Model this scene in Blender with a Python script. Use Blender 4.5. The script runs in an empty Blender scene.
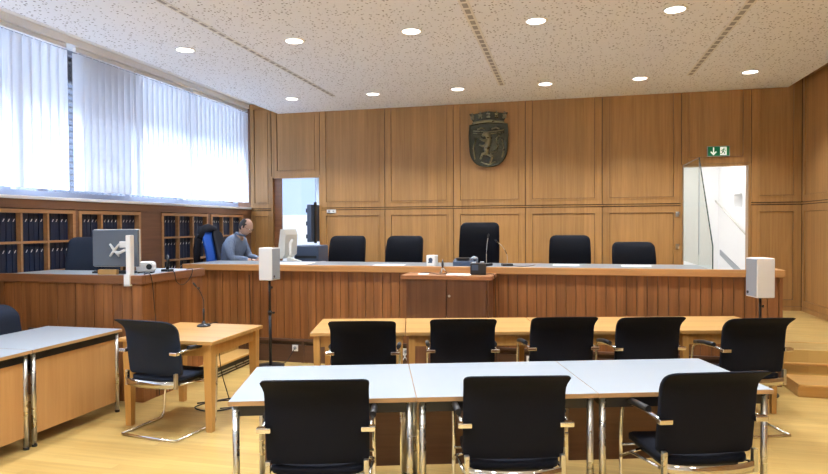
import bpy, bmesh, math, random
from mathutils import Vector, Matrix
random.seed(7)
R = math.radians
SC = bpy.context.scene
COL = SC.collection

# ------------------------------------------------------------------ helpers
def tag(o, label=None, cat=None, group=None, kind=None):
    if label: o['label'] = label
    if cat: o['category'] = cat
    if group: o['group'] = group
    if kind: o['kind'] = kind
    return o

def empty(name, loc=(0, 0, 0), rz=0, label=None, cat=None, group=None):
    o = bpy.data.objects.new(name, None)
    COL.objects.link(o)
    o.empty_display_size = 0.1
    o.location = loc
    o.rotation_euler = (0, 0, rz)
    return tag(o, label, cat, group)

class MB:
    def __init__(s):
        s.bm = bmesh.new()
    def box(s, x0, x1, y0, y1, z0, z1, bev=0, mi=0):
        cx, cy, cz = (x0+x1)/2, (y0+y1)/2, (z0+z1)/2
        m = Matrix.Translation((cx, cy, cz)) @ Matrix.Diagonal((abs(x1-x0), abs(y1-y0), abs(z1-z0), 1))
        r = bmesh.ops.create_cube(s.bm, size=1, matrix=m)
        vs = r['verts']
        fs = set(f for v in vs for f in v.link_faces)
        for f in fs: f.material_index = mi
        if bev > 0:
            es = list(set(e for v in vs for e in v.link_edges))
            bmesh.ops.bevel(s.bm, geom=es, offset=bev, segments=2, profile=0.5, affect='EDGES', material=mi)
        return s
    def tube(s, pts, r, seg=10, closed=False, mi=0, smooth=True, cap=True):
        pts = [Vector(p) for p in pts]
        n = len(pts)
        rad = r if isinstance(r, (list, tuple)) else [r]*n
        rings = []
        ref = None
        for i, p in enumerate(pts):
            if closed:
                t = (pts[(i+1) % n]-pts[i-1])
            else:
                t = pts[min(i+1, n-1)]-pts[max(i-1, 0)]
            t.normalize()
            if ref is None:
                ref = Vector((0, 0, 1)) if abs(t.z) < 0.9 else Vector((1, 0, 0))
                a = t.cross(ref).normalized()
            else:
                a = (a - t*a.dot(t))
                if a.length < 1e-5: a = t.orthogonal()
                a.normalize()
            b = t.cross(a).normalized()
            ring = [s.bm.verts.new(p + (a*math.cos(2*math.pi*k/seg) + b*math.sin(2*math.pi*k/seg))*rad[i]) for k in range(seg)]
            rings.append(ring)
        rng = n if closed else n-1
        for i in range(rng):
            A, B = rings[i], rings[(i+1) % n]
            for k in range(seg):
                f = s.bm.faces.new((A[k], A[(k+1) % seg], B[(k+1) % seg], B[k]))
                f.smooth = smooth; f.material_index = mi
        if not closed and cap:
            f = s.bm.faces.new(rings[0][::-1]); f.material_index = mi
            f = s.bm.faces.new(rings[-1]); f.material_index = mi
        return s
    def cyl(s, c, r, z0, z1, seg=24, r2=None, mi=0):
        return s.tube([(c[0], c[1], z0), (c[0], c[1], z1)], [r, r if r2 is None else r2], seg, mi=mi)
    def lathe(s, prof, c=(0, 0), seg=24, mi=0, smooth=True):
        rings = []
        for (r, z) in prof:
            rings.append([s.bm.verts.new((c[0]+r*math.cos(2*math.pi*k/seg), c[1]+r*math.sin(2*math.pi*k/seg), z)) for k in range(seg)])
        for A, B in zip(rings, rings[1:]):
            for k in range(seg):
                f = s.bm.faces.new((A[k], A[(k+1) % seg], B[(k+1) % seg], B[k])); f.smooth = smooth; f.material_index = mi
        s.bm.faces.new(rings[0][::-1]).material_index = mi
        s.bm.faces.new(rings[-1]).material_index = mi
        return s
    def prism(s, poly, fn, d, mi=0):
        """poly 2D points, fn(u,v,w)->xyz, thickness d"""
        a = [s.bm.verts.new(fn(u, v, 0)) for u, v in poly]
        b = [s.bm.verts.new(fn(u, v, d)) for u, v in poly]
        n = len(poly)
        s.bm.faces.new(a[::-1]).material_index = mi
        s.bm.faces.new(b).material_index = mi
        for i in range(n):
            s.bm.faces.new((a[i], a[(i+1) % n], b[(i+1) % n], b[i])).material_index = mi
        return s
    def cushion(s, w, h, t, r, fn, nx=14, nz=14, edge=0.55, mi=0):
        """rounded slab in (x: width, z: height 0..h), thickness along y; fn maps (x,y,z) -> Vector"""
        def pos(u, v, side):
            zz = v*h/2
            q = abs(zz)-(h/2-r)
            hw = w/2 if q <= 0 else w/2 - r + math.sqrt(max(r*r-q*q, 0))
            x = u*hw
            e = max(abs(u), abs(v))
            prof = 1-(1-edge)*e**7
            return fn(x, side*t/2*prof, zz+h/2)
        us = [math.sin(math.pi/2*(-1+2*i/nx)*0.98)/math.sin(math.pi/2*0.98) for i in range(nx+1)]
        vs = [math.sin(math.pi/2*(-1+2*i/nz)*0.98)/math.sin(math.pi/2*0.98) for i in range(nz+1)]
        G = {}
        for sd in (-1, 1):
            for i, u in enumerate(us):
                for j, v in enumerate(vs):
                    G[sd, i, j] = s.bm.verts.new(pos(u, v, sd))
        for i in range(nx):
            for j in range(nz):
                f = s.bm.faces.new((G[-1, i, j], G[-1, i+1, j], G[-1, i+1, j+1], G[-1, i, j+1])); f.smooth = True; f.material_index = mi
                f = s.bm.faces.new((G[1, i, j], G[1, i, j+1], G[1, i+1, j+1], G[1, i+1, j])); f.smooth = True; f.material_index = mi
        loop = [(i, 0) for i in range(nx)]+[(nx, j) for j in range(nz)]+[(i, nz) for i in range(nx, 0, -1)]+[(0, j) for j in range(nz, 0, -1)]
        for k in range(len(loop)):
            a, b = loop[k], loop[(k+1) % len(loop)]
            f = s.bm.faces.new((G[1, a[0], a[1]], G[1, b[0], b[1]], G[-1, b[0], b[1]], G[-1, a[0], a[1]])); f.smooth = True; f.material_index = mi
        return s
    def ell(s, c, rx, ry, rz, seg=16, rings=10, mi=0, rot=None):
        m = Matrix.Translation(c)
        if rot: m = m @ rot
        m = m @ Matrix.Diagonal((rx, ry, rz, 1))
        r = bmesh.ops.create_uvsphere(s.bm, u_segments=seg, v_segments=rings, radius=1, matrix=m)
        for v in r['verts']:
            for f in v.link_faces: f.smooth = True; f.material_index = mi
        return s
    def build(s, name, mats, parent=None, loc=None):
        me = bpy.data.meshes.new(name)
        bmesh.ops.recalc_face_normals(s.bm, faces=s.bm.faces)
        s.bm.to_mesh(me); s.bm.free()
        for m in (mats if isinstance(mats, (list, tuple)) else [mats]): me.materials.append(m)
        o = bpy.data.objects.new(name, me)
        COL.objects.link(o)
        if parent is not None: o.parent = parent
        if loc: o.location = loc
        return o

def struct(o):
    o['kind'] = 'structure'
    return o

def copy_tree(o, parent=None):
    c = o.copy(); COL.objects.link(c); c.parent = parent
    for ch in [x for x in o.children]:
        copy_tree(ch, c)
    return c

def bez(pts, n=6):
    """smooth path by Catmull-Rom"""
    P = [Vector(p) for p in pts]
    out = []
    for i in range(len(P)-1):
        p0, p1, p2, p3 = P[max(i-1, 0)], P[i], P[i+1], P[min(i+2, len(P)-1)]
        for k in range(n):
            t = k/n
            out.append(0.5*((2*p1)+(-p0+p2)*t+(2*p0-5*p1+4*p2-p3)*t*t+(-p0+3*p1-3*p2+p3)*t**3))
    out.append(P[-1])
    return out

def rnd(pts, r=0.03, n=5):
    """polyline with rounded corners"""
    P = [Vector(p) for p in pts]
    out = [P[0]]
    for i in range(1, len(P)-1):
        a, b, c = P[i-1], P[i], P[i+1]
        d1 = (a-b); d2 = (c-b)
        q = min(r, d1.length*.45, d2.length*.45)
        s, e = b+d1.normalized()*q, b+d2.normalized()*q
        for k in range(n+1):
            t = k/n
            out.append(s*(1-t)**2+b*2*t*(1-t)+e*t*t)
    out.append(P[-1])
    return out

# ------------------------------------------------------------------ materials
def nodes(name):
    m = bpy.data.materials.new(name); m.use_nodes = True
    nt = m.node_tree
    b = nt.nodes['Principled BSDF']
    return m, nt, b

def plain(name, c, rough=.5, metal=0, spec=None, emit=None, es=0, coat=0, bump=0, bscale=200):
    m, nt, b = nodes(name)
    b.inputs['Base Color'].default_value = (*c, 1)
    b.inputs['Roughness'].default_value = rough
    b.inputs['Metallic'].default_value = metal
    if spec is not None: b.inputs['Specular IOR Level'].default_value = spec
    if coat: b.inputs['Coat Weight'].default_value = coat
    if emit:
        b.inputs['Emission Color'].default_value = (*emit, 1)
        b.inputs['Emission Strength'].default_value = es
    tc = nt.nodes.new('ShaderNodeTexCoord')
    n = nt.nodes.new('ShaderNodeTexNoise'); n.inputs['Scale'].default_value = bscale if bump else 9
    n.inputs['Detail'].default_value = 3
    nt.links.new(tc.outputs['Object'], n.inputs['Vector'])
    if bump:
        bp = nt.nodes.new('ShaderNodeBump'); bp.inputs['Strength'].default_value = bump; bp.inputs['Distance'].default_value = .002
        nt.links.new(n.outputs['Fac'], bp.inputs['Height']); nt.links.new(bp.outputs['Normal'], b.inputs['Normal'])
    elif not emit:
        mr = nt.nodes.new('ShaderNodeMapRange')
        mr.inputs['To Min'].default_value = max(rough-.04, 0); mr.inputs['To Max'].default_value = min(rough+.04, 1)
        nt.links.new(n.outputs['Fac'], mr.inputs['Value']); nt.links.new(mr.outputs['Result'], b.inputs['Roughness'])
    return m

def wood(name, c1, c2, axis='z', rough=.4, scale=1.0, board=None, spec=.5, bvar=.25, coat=0.0):
    """grain stretched along axis; board=(axis,width) gives each board its own tone"""
    m, nt, b = nodes(name)
    N = nt.nodes.new; L = nt.links.new
    tc = N('ShaderNodeTexCoord'); mp = N('ShaderNodeMapping')
    sc = {'x': (1.2, 28, 28), 'y': (28, 1.2, 28), 'z': (28, 28, 1.2)}[axis]
    mp.inputs['Scale'].default_value = [v*scale for v in sc]
    L(tc.outputs['Object'], mp.inputs['Vector'])
    src = mp.outputs['Vector']
    if board:
        sx = N('ShaderNodeSeparateXYZ'); L(tc.outputs['Object'], sx.inputs[0])
        dv = N('ShaderNodeMath'); dv.operation = 'DIVIDE'; dv.inputs[1].default_value = board[1]
        L(sx.outputs['xyz'.index(board[0])], dv.inputs[0])
        fl = N('ShaderNodeMath'); fl.operation = 'FLOOR'; L(dv.outputs[0], fl.inputs[0])
        wn = N('ShaderNodeTexWhiteNoise'); wn.noise_dimensions = '1D'; L(fl.outputs[0], wn.inputs['W'])
        ad = N('ShaderNodeVectorMath'); ad.operation = 'ADD'
        cm = N('ShaderNodeVectorMath'); cm.operation = 'SCALE'; cm.inputs['Scale'].default_value = 40
        L(wn.outputs['Color'], cm.inputs[0]); L(src, ad.inputs[0]); L(cm.outputs[0], ad.inputs[1])
        src = ad.outputs[0]
    n1 = N('ShaderNodeTexNoise'); n1.inputs['Scale'].default_value = 1; n1.inputs['Detail'].default_value = 5; n1.inputs['Roughness'].default_value = .6
    n1.inputs['Distortion'].default_value = .4
    L(src, n1.inputs['Vector'])
    cr = N('ShaderNodeValToRGB')
    cr.color_ramp.elements[0].position = .3; cr.color_ramp.elements[0].color = (*c2, 1)
    cr.color_ramp.elements[1].position = .7; cr.color_ramp.elements[1].color = (*c1, 1)
    L(n1.outputs['Fac'], cr.inputs['Fac'])
    out = cr.outputs['Color']
    if board:
        mr = N('ShaderNodeMapRange'); mr.inputs['To Min'].default_value = 1-bvar; mr.inputs['To Max'].default_value = 1+bvar
        L(wn.outputs['Value'], mr.inputs['Value'])
        hs = N('ShaderNodeHueSaturation'); L(mr.outputs['Result'], hs.inputs['Value']); L(out, hs.inputs['Color'])
        out = hs.outputs['Color']
    L(out, b.inputs['Base Color'])
    b.inputs['Roughness'].default_value = rough
    b.inputs['Specular IOR Level'].default_value = spec
    if coat: b.inputs['Coat Weight'].default_value = coat; b.inputs['Coat Roughness'].default_value = .15
    bp = N('ShaderNodeBump'); bp.inputs['Strength'].default_value = .08; bp.inputs['Distance'].default_value = .002
    L(n1.outputs['Fac'], bp.inputs['Height']); L(bp.outputs['Normal'], b.inputs['Normal'])
    return m

def floor_mat():
    m, nt, b = nodes('oak_strip_floor')
    N = nt.nodes.new; L = nt.links.new
    tc = N('ShaderNodeTexCoord'); mp = N('ShaderNodeMapping'); L(tc.outputs['Object'], mp.inputs['Vector'])
    br = N('ShaderNodeTexBrick')
    br.inputs['Scale'].default_value = 1; br.inputs['Brick Width'].default_value = .9; br.inputs['Row Height'].default_value = .075
    br.inputs['Mortar Size'].default_value = .0012; br.inputs['Mortar Smooth'].default_value = 1
    br.inputs['Color1'].default_value = (.44, .285, .09, 1); br.inputs['Color2'].default_value = (.53, .365, .125, 1)
    br.inputs['Mortar'].default_value = (.38, .22, .07, 1)
    br.offset = .37
    L(mp.outputs[0], br.inputs['Vector'])
    m2 = N('ShaderNodeMapping'); m2.inputs['Scale'].default_value = (1.5, 30, 1); L(tc.outputs['Object'], m2.inputs['Vector'])
    n = N('ShaderNodeTexNoise'); n.inputs['Scale'].default_value = 1; n.inputs['Detail'].default_value = 5; L(m2.outputs[0], n.inputs['Vector'])
    mr = N('ShaderNodeMapRange'); mr.inputs['To Min'].default_value = .72; mr.inputs['To Max'].default_value = 1.22; L(n.outputs['Fac'], mr.inputs['Value'])
    hs = N('ShaderNodeHueSaturation'); L(br.outputs['Color'], hs.inputs['Color']); L(mr.outputs[0], hs.inputs['Value'])
    L(hs.outputs[0], b.inputs['Base Color'])
    n3 = N('ShaderNodeTexNoise'); n3.inputs['Scale'].default_value = 2.5; n3.inputs['Detail'].default_value = 4; L(tc.outputs['Object'], n3.inputs['Vector'])
    r3 = N('ShaderNodeMapRange'); r3.inputs['To Min'].default_value = .22; r3.inputs['To Max'].default_value = .42; L(n3.outputs['Fac'], r3.inputs['Value'])
    L(r3.outputs[0], b.inputs['Roughness'])
    return m

def ceiling_mat():
    m, nt, b = nodes('perforated_acoustic_board')
    N = nt.nodes.new; L = nt.links.new
    tc = N('ShaderNodeTexCoord')
    v = N('ShaderNodeTexVoronoi'); v.inputs['Scale'].default_value = 27; L(tc.outputs['Object'], v.inputs['Vector'])
    sp = N('ShaderNodeSeparateColor'); L(v.outputs['Color'], sp.inputs[0])
    rr = N('ShaderNodeMapRange'); rr.inputs['To Min'].default_value = .12; rr.inputs['To Max'].default_value = .31; L(sp.outputs[0], rr.inputs['Value'])
    lt = N('ShaderNodeMath'); lt.operation = 'LESS_THAN'; L(v.outputs['Distance'], lt.inputs[0]); L(rr.outputs[0], lt.inputs[1])
    mx = N('ShaderNodeMix'); mx.data_type = 'RGBA'
    mx.inputs[6].default_value = (.84, .875, .93, 1); mx.inputs[7].default_value = (.26, .26, .28, 1)
    L(lt.outputs[0], mx.inputs[0]); L(mx.outputs[2], b.inputs['Base Color'])
    b.inputs['Roughness'].default_value = .85
    return m

def glass_mat(name, tint=(1, 1, 1), mixf=.12, rough=.02, fr=.7):
    m = bpy.data.materials.new(name); m.use_nodes = True
    nt = m.node_tree; nt.nodes.clear(); N = nt.nodes.new; L = nt.links.new
    o = N('ShaderNodeOutputMaterial'); t = N('ShaderNodeBsdfTransparent'); g = N('ShaderNodeBsdfGlossy'); x = N('ShaderNodeMixShader')
    lw = N('ShaderNodeFresnel'); lw.inputs['IOR'].default_value = 1.45
    ad = N('ShaderNodeMath'); ad.operation = 'MULTIPLY_ADD'; ad.inputs[1].default_value = fr; ad.inputs[2].default_value = mixf*.3; ad.use_clamp = True
    t.inputs['Color'].default_value = (*tint, 1); g.inputs['Roughness'].default_value = rough
    L(lw.outputs[0], ad.inputs[0]); L(ad.outputs[0], x.inputs[0]); L(t.outputs[0], x.inputs[1]); L(g.outputs[0], x.inputs[2]); L(x.outputs[0], o.inputs['Surface'])
    return m

def blind_mat():
    m = bpy.data.materials.new('blind_fabric'); m.use_nodes = True
    nt = m.node_tree; nt.nodes.clear(); N = nt.nodes.new; L = nt.links.new
    o = N('ShaderNodeOutputMaterial'); d = N('ShaderNodeBsdfDiffuse'); t = N('ShaderNodeBsdfTranslucent'); x = N('ShaderNodeMixShader')
    tc = N('ShaderNodeTexCoord'); n = N('ShaderNodeTexNoise'); n.inputs['Scale'].default_value = 300; L(tc.outputs['Object'], n.inputs['Vector'])
    cr = N('ShaderNodeValToRGB'); cr.color_ramp.elements[0].color = (.74, .77, .83, 1); cr.color_ramp.elements[1].color = (.84, .87, .92, 1)
    L(n.outputs['Fac'], cr.inputs[0]); L(cr.outputs[0], d.inputs[0]); L(cr.outputs[0], t.inputs[0])
    x.inputs[0].default_value = .5
    L(d.outputs[0], x.inputs[1]); L(t.outputs[0], x.inputs[2]); L(x.outputs[0], o.inputs['Surface'])
    return m

def emit_mat(name, c, s):
    m, nt, b = nodes(name)
    b.inputs['Base Color'].default_value = (*c, 1)
    b.inputs['Emission Color'].default_value = (*c, 1); b.inputs['Emission Strength'].default_value = s
    return m

M = {}
M['wall_wood'] = wood('oak_wall_veneer', (.45, .25, .092), (.34, .18, .062), 'z', .38, board=('x', .139), bvar=.10)
M['wall_wood_y'] = wood('oak_side_wall_veneer', (.45, .25, .092), (.34, .18, .062), 'z', .38, board=('y', .139), bvar=.10)
M['wall_dark'] = plain('dark_wood_groove', (.07, .035, .015), .6)
M['bench_wood'] = wood('bench_board_wood', (.30, .122, .038), (.19, .07, .021), 'z', .38, board=('x', .105), bvar=.16)
M['bench_wood_y'] = wood('bench_board_wood_side', (.30, .122, .038), (.19, .07, .021), 'z', .38, board=('y', .105), bvar=.16)
M['cap_wood'] = wood('bench_cap_wood', (.48, .25, .09), (.38, .18, .06), 'x', .35)
M['cap_dark'] = wood('desk_cap_wood', (.24, .105, .045), (.17, .07, .03), 'x', .35)
M['cap_dark_y'] = wood('desk_cap_wood_side', (.24, .105, .045), (.17, .07, .03), 'y', .35)
M['cab_wood'] = wood('cabinet_walnut', (.20, .085, .035), (.13, .052, .022), 'z', .4)
M['grey_top'] = plain('grey_linoleum_top', (.22, .24, .26), .35)
M['white_top'] = plain('white_laminate', (.31, .35, .39), .34, bump=.02, bscale=400)
M['table_wood'] = wood('light_oak_table', (.54, .32, .115), (.45, .245, .075), 'x', .3, board=('y', .11), bvar=.08)
M['table_wood_z'] = wood('light_oak_leg', (.52, .29, .085), (.42, .215, .055), 'z', .35)
M['beech'] = wood('beech_panel', (.56, .32, .125), (.47, .25, .09), 'y', .4, scale=.8)
M['beech_edge'] = wood('beech_edge', (.52, .32, .15), (.44, .26, .11), 'x', .4)
M['brown_panel'] = wood('brown_modesty_panel', (.20, .10, .05), (.15, .07, .035), 'x', .45)
M['shelf_wood'] = wood('shelf_oak', (.44, .25, .12), (.36, .19, .085), 'y', .4)
M['shelf_wall'] = wood('brown_window_wall', (.22, .11, .062), (.16, .08, .045), 'y', .42)
M['plinth'] = wood('plinth_wood', (.12, .055, .03), (.085, .04, .02), 'x', .45)
M['step_wood'] = wood('step_oak', (.60, .36, .125), (.50, .28, .085), 'x', .3)
M['floor'] = floor_mat()
M['ceiling'] = ceiling_mat()
M['white'] = plain('white_paint', (.88, .88, .88), .6)
M['sill'] = plain('white_sill', (.86, .87, .88), .4)
M['frame_grey'] = plain('grey_window_frame', (.33, .35, .42), .4)
M['fabric'] = plain('black_chair_fabric', (.005, .006, .011), .85, bump=.4, bscale=500, spec=.2)
M['fabric_blue'] = plain('dark_blue_chair_fabric', (.016, .024, .045), .85, bump=.4, bscale=500, spec=.25)
M['blue'] = plain('bright_blue_upholstery', (.01, .10, .52), .7)
M['black'] = plain('black_plastic', (.012, .012, .014), .4)
M['rubber'] = plain('black_rubber', (.01, .01, .01), .7)
M['black_metal'] = plain('black_metal', (.02, .02, .023), .35, .3)
M['chrome'] = plain('polished_chrome', (.78, .78, .78), .12, 1)
M['steel'] = plain('brushed_steel', (.60, .60, .58), .28, 1)
M['steel_soft'] = plain('dull_grey_louvre', (.33, .325, .32), .6)
M['bronze'] = plain('dark_bronze', (.065, .068, .052), .24, .85, bump=.8, bscale=30)
M['bronze_hi'] = plain('highlight_bronze', (.26, .24, .16), .28, .9)  # lighter bronze, painting highlights onto the raised relief and crown
M['white_plastic'] = plain('white_plastic', (.78, .78, .76), .4)
M['beige_plastic'] = plain('beige_plastic', (.62, .60, .54), .45)
M['grey_plastic'] = plain('grey_plastic', (.32, .35, .38), .4)
M['grey_cloth'] = plain('grey_speaker_cloth', (.30, .33, .37), .8, bump=.5, bscale=700)
M['bluegrey'] = plain('blue_grey_plastic', (.05, .075, .13), .5)
M['screen'] = plain('glossy_grey_back', (.13, .16, .20), .25)
M['screen_dark'] = plain('dark_screen_glass', (.02, .025, .03), .12)
M['paper'] = plain('paper', (.85, .86, .88), .7)
M['green'] = plain('sign_green', (.0, .14, .055), .4, emit=(.0, .16, .06), es=.25)
M['sign_white'] = plain('sign_white', (.9, .9, .85), .4, emit=(.9, 1, .85), es=.5)
M['glass'] = glass_mat('clear_glass', (.94, .98, .96), .10, .02, .22)
M['pane'] = glass_mat('window_glass', (.97, .98, 1))
M['glass_edge'] = plain('dark_glass_edge', (.03, .06, .055), .2)
M['blind'] = blind_mat()
M['lamp'] = emit_mat('downlight_lens', (1, .94, .86), 6)
M['book'] = plain('dark_blue_binding', (.010, .020, .055), .45)
M['skin'] = plain('skin', (.55, .34, .25), .5)
M['shirt'] = wood('blue_grey_checked_shirt', (.21, .26, .36), (.13, .17, .26), 'z', .85, scale=3, spec=.2)
M['trousers'] = plain('dark_trousers', (.02, .02, .03), .85)
M['hair'] = plain('dark_grey_hair', (.05, .042, .04), .7, bump=.6, bscale=150)
M['jacket'] = plain('dark_jacket_cloth', (.010, .012, .022), .9)
M['clear_band'] = plain('reflective_band', (.55, .53, .50), .1, 1)

# ------------------------------------------------------------------ dimensions
XL, XR, YB, YF = -5.49, 3.35, 10.1, -2.6
ZC, ZH = 3.637, 3.83
PL = .376           # judges' platform
BY = 6.92           # bench front

# floor, platform, steps
struct(MB().box(XL-.2, XR+.2, YF, YB+.2, -.1, 0).build('floor', M['floor']))
pf = MB().box(XL, XR, BY+.05, YB+.0, .0, PL)
pf.box(XL, -3.96, 5.06, BY+.05, 0, PL)
struct(pf.build('floor_platform', M['floor']))
st = MB()
st.box(2.15, XR, 6.57, 7.42, 0, .125, .006).box(2.15, XR, 6.97, 7.42, .125, .25, .006)
st.box(2.15, XR, 7.40, 7.44, .25, PL+.002)
st.box(2.15, XR, 6.55, 6.60, .10, .125, .008).box(2.15, XR, 6.95, 7.0, .225, .25, .008).box(2.15, XR, 7.40, 7.45, PL-.025, PL+.003, .008)
struct(st.build('trim_1', M['step_wood']))
# left low step
s2 = MB().box(-3.955, -3.68, 5.85, 6.90, .115, .14, .005, 0)
s2.box(-3.955, -3.70, 5.85, 6.90, 0, .115, 0, 1)
s2.box(-3.70, -3.695, 5.85, 6.90, .05, .062, 0, 2).box(-3.70, -3.695, 5.85, 6.90, .02, .03, 0, 2)
struct(s2.build('trim_2', [M['step_wood'], M['black'], M['steel']]))

# ceiling: upper slab and the lower acoustic sail
struct(MB().box(XL-.3, XR+.3, YF, YB+.3, ZH, ZH+.15).build('ceiling', M['white']))
sail = MB().box(-4.93, 3.14, YF, YB-.002, ZC, ZC+.10, 0)
struct(sail.build('ceiling_sail', M['ceiling']))
struct(MB().box(-4.93, -4.925, YF, YB-.01, ZC-.004, ZC+.19).box(3.135, 3.14, YF, YB-.01, ZC-.004, ZC+.19).build('trim_3', M['white']))

# ventilation slots
def slot(x, w, n, y0, y1, label):
    e = empty('ventilation_slot', (x, (y0+y1)/2, ZC), 0, label, 'ceiling vent', 'long slot vents in the ceiling')
    L_ = y1-y0
    fr = MB()
    fr.box(-w/2-.008, -w/2, -L_/2, L_/2, -.006, .0).box(w/2, w/2+.008, -L_/2, L_/2, -.006, .0)
    fr.box(-w/2, w/2, -L_/2-.008, -L_/2, -.006, 0).box(-w/2, w/2, L_/2, L_/2+.008, -.006, 0)
    fr.build('frame', M['white_plastic'], e)
    b = MB().box(-w/2, w/2, -L_/2, L_/2, -.003, 0)
    b.build('slot_back', M['white_plastic'], e)
    g = MB()
    k = int(L_/.16)
    for i in range(k):
        y = -L_/2+(i+.5)*L_/k
        for j in range(n):
            xx = -w/2+(j+.5)*w/n
            g.box(xx-w/n*.32, xx+w/n*.32, y-.055, y+.055, -.0055, -.003)
    g.build('louvre', M['steel_soft'], e)
slot(-3.45, .05, 1, 0.5, 8.93, 'long narrow ceiling slot vent nearest the windows')
slot(-.88, .075, 1, 0.5, 8.86, 'wide ceiling slot vent running down the middle towards the emblem')
slot(1.605, .075, 1, 0.5, 8.92, 'wide ceiling slot vent nearest the right wall')

# ------------------------------------------------------------------ panelled walls
def bay(mb, a0, a1, z0, z1, fn, gap=.006, stile=.085, rail=.075, field=True):
    """panelled bay; fn(a0,a1,d0,d1,z0,z1,mi) adds a box with depth d out of the wall"""
    a0 += gap; a1 -= gap; z0 += gap; z1 -= gap
    fn(a0, a0+stile, 0, .022, z0, z1, 0); fn(a1-stile, a1, 0, .022, z0, z1, 0)
    fn(a0+stile, a1-stile, 0, .022, z0, z0+rail, 0); fn(a0+stile, a1-stile, 0, .022, z1-rail, z1, 0)
    g = .006
    b0, b1, c0, c1 = a0+stile, a1-stile, z0+rail, z1-rail
    # bolection moulding
    m = .02
    fn(b0, b0+m, 0, .030, c0, c1, 0); fn(b1-m, b1, 0, .030, c0, c1, 0)
    fn(b0+m, b1-m, 0, .030, c0, c0+m, 0); fn(b0+m, b1-m, 0, .030, c1-m, c1, 0)
    fn(b0+m+g, b1-m-g, 0, .016, c0+m+g, c1-m-g, 0)

def make_wall_back():
    mb = MB()
    T = .12
    def f(a0, a1, d0, d1, z0, z1, mi):
        mb.box(a0, a1, YB-d1, YB-d0, z0, z1, 0, mi)
    # backing with two openings
    ops = [(-5.05, -4.17, 2.50), (1.73, 2.62, 2.515)]
    xs = [XL-.2, -5.08, -4.14, 1.70, 2.65, XR+.2]
    for i in (0, 2, 4): mb.box(xs[i], xs[i+1], YB, YB+T, 0, ZH, 0, 1)
    for a, b, z in ops: mb.box(a-.03, b+.03, YB, YB+T, z+.03, ZH, 0, 1)
    bays = [(XL, -5.075), (-4.155, -2.98), (-2.98, -1.80), (-1.80, -.63), (-.63, .55), (.55, 1.70), (2.66, XR-.02)]
    for a, b in bays:
        st_ = .06 if b-a < .6 else .085
        bay(mb, a, b, 1.965, ZH, f, stile=st_)
        bay(mb, a, b, PL+.06, 1.93, f, stile=st_)
        f(a, b, 0, .028, 1.938, 1.957, 0)
        f(a, b, 0, .020, PL, PL+.06, 0)
    bay(mb, -5.075, -4.155, 2.53, ZH, f)
    bay(mb, 1.70, 2.66, 2.55, ZH, f)
    # door jamb linings
    for a, b, z in ops:
        w = .035
        mb.box(a-w, a, YB-.03, YB+T, PL, z+w, 0, 0); mb.box(b, b+w, YB-.03, YB+T, PL, z+w, 0, 0); mb.box(a, b, YB-.03, YB+T, z, z+w, 0, 0)
    return struct(mb.build('wall_back', [M['wall_wood'], M['wall_dark']]))
make_wall_back()

def make_wall_right():
    mb = MB()
    def f(a0, a1, d0, d1, z0, z1, mi):
        mb.box(XR-d1, XR-d0, a0, a1, z0, z1, 0, mi)
    mb.box(XR, XR+.12, YF, YB, 0, ZH, 0, 1)
    y = YB-.03
    while y > YF+1.3:
        z0 = PL if y > 7.4 else 0
        bay(mb, y-1.17, y, 1.965, ZH, f); bay(mb, y-1.17, y, z0+.06, 1.93, f)
        f(y-1.17, y, 0, .028, 1.938, 1.957, 0); f(y-1.17, y, 0, .02, z0, z0+.06, 0)
        y -= 1.17
    return struct(mb.build('wall_right', [M['wall_wood_y'], M['wall_dark']]))
make_wall_right()
struct(MB().box(XL-.3, XR+.3, YF-.12, YF, 0, ZH+.1).build('wall_front', M['white']))

# window wall: lower part with four recessed book shelves, band of windows over it
ZS = 1.98
units = [(4.20, 5.985, 5), (6.04, 7.115, 3), (7.555, 8.70, 3), (8.79, 9.80, 3)]   # y0,y1,columns
wl = MB()
T = .33
prev = YF
for (a, b, n) in units:
    wl.box(XL-T, XL, prev, a, 0, 1.86); prev = b
    wl.box(XL-T, XL, a, b, 0, .50)
wl.box(XL-T, XL, prev, YB, 0, 1.86)
wl.box(XL-T-.05, XL-T, YF, YB, 0, 1.86)
wl.box(XL-T-.05, XL+.012, YF, YB, 1.86, 1.955)
wl.box(XL-T-.05, XL, YB-.02, YB+.1, 1.955, 3.75)
struct(wl.build('wall_left', M['shelf_wall']))
struct(MB().box(XL-.30, XL+.03, YF, YB-.03, 1.955, 1.99, .006).build('window_sill', M['sill']))
struct(MB().box(XL-T-.05, XL+.0, YF, YB-.03, 3.75, ZH, 0).build('trim_4', M['white']))

# windows: frame, rails, panes
posts = [-2.5, -1.2, .1, 1.4, 2.7, 4.0, 5.3, 7.15, 8.35, 10.04]
WX = XL-.26
for i in range(len(posts)-1):
    y0, y1 = posts[i], posts[i+1]
    e = struct(empty('window_%d' % (i+1), (WX, (y0+y1)/2, 1.99)))
    h, w = 1.76, (y1-y0)
    fr = MB()
    fr.box(-.03, .04, -w/2, -w/2+.05, 0, h).box(-.03, .04, w/2-.05, w/2, 0, h)
    fr.box(-.03, .04, -w/2+.05, w/2-.05, 0, .075).box(-.03, .04, -w/2+.05, w/2-.05, h-.06, h)
    fr.build('window_frame', M['frame_grey'], e)
    MB().box(0, .006, -w/2+.05, w/2-.05, .075, h-.06).build('window_pane', M['pane'], e)

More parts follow.
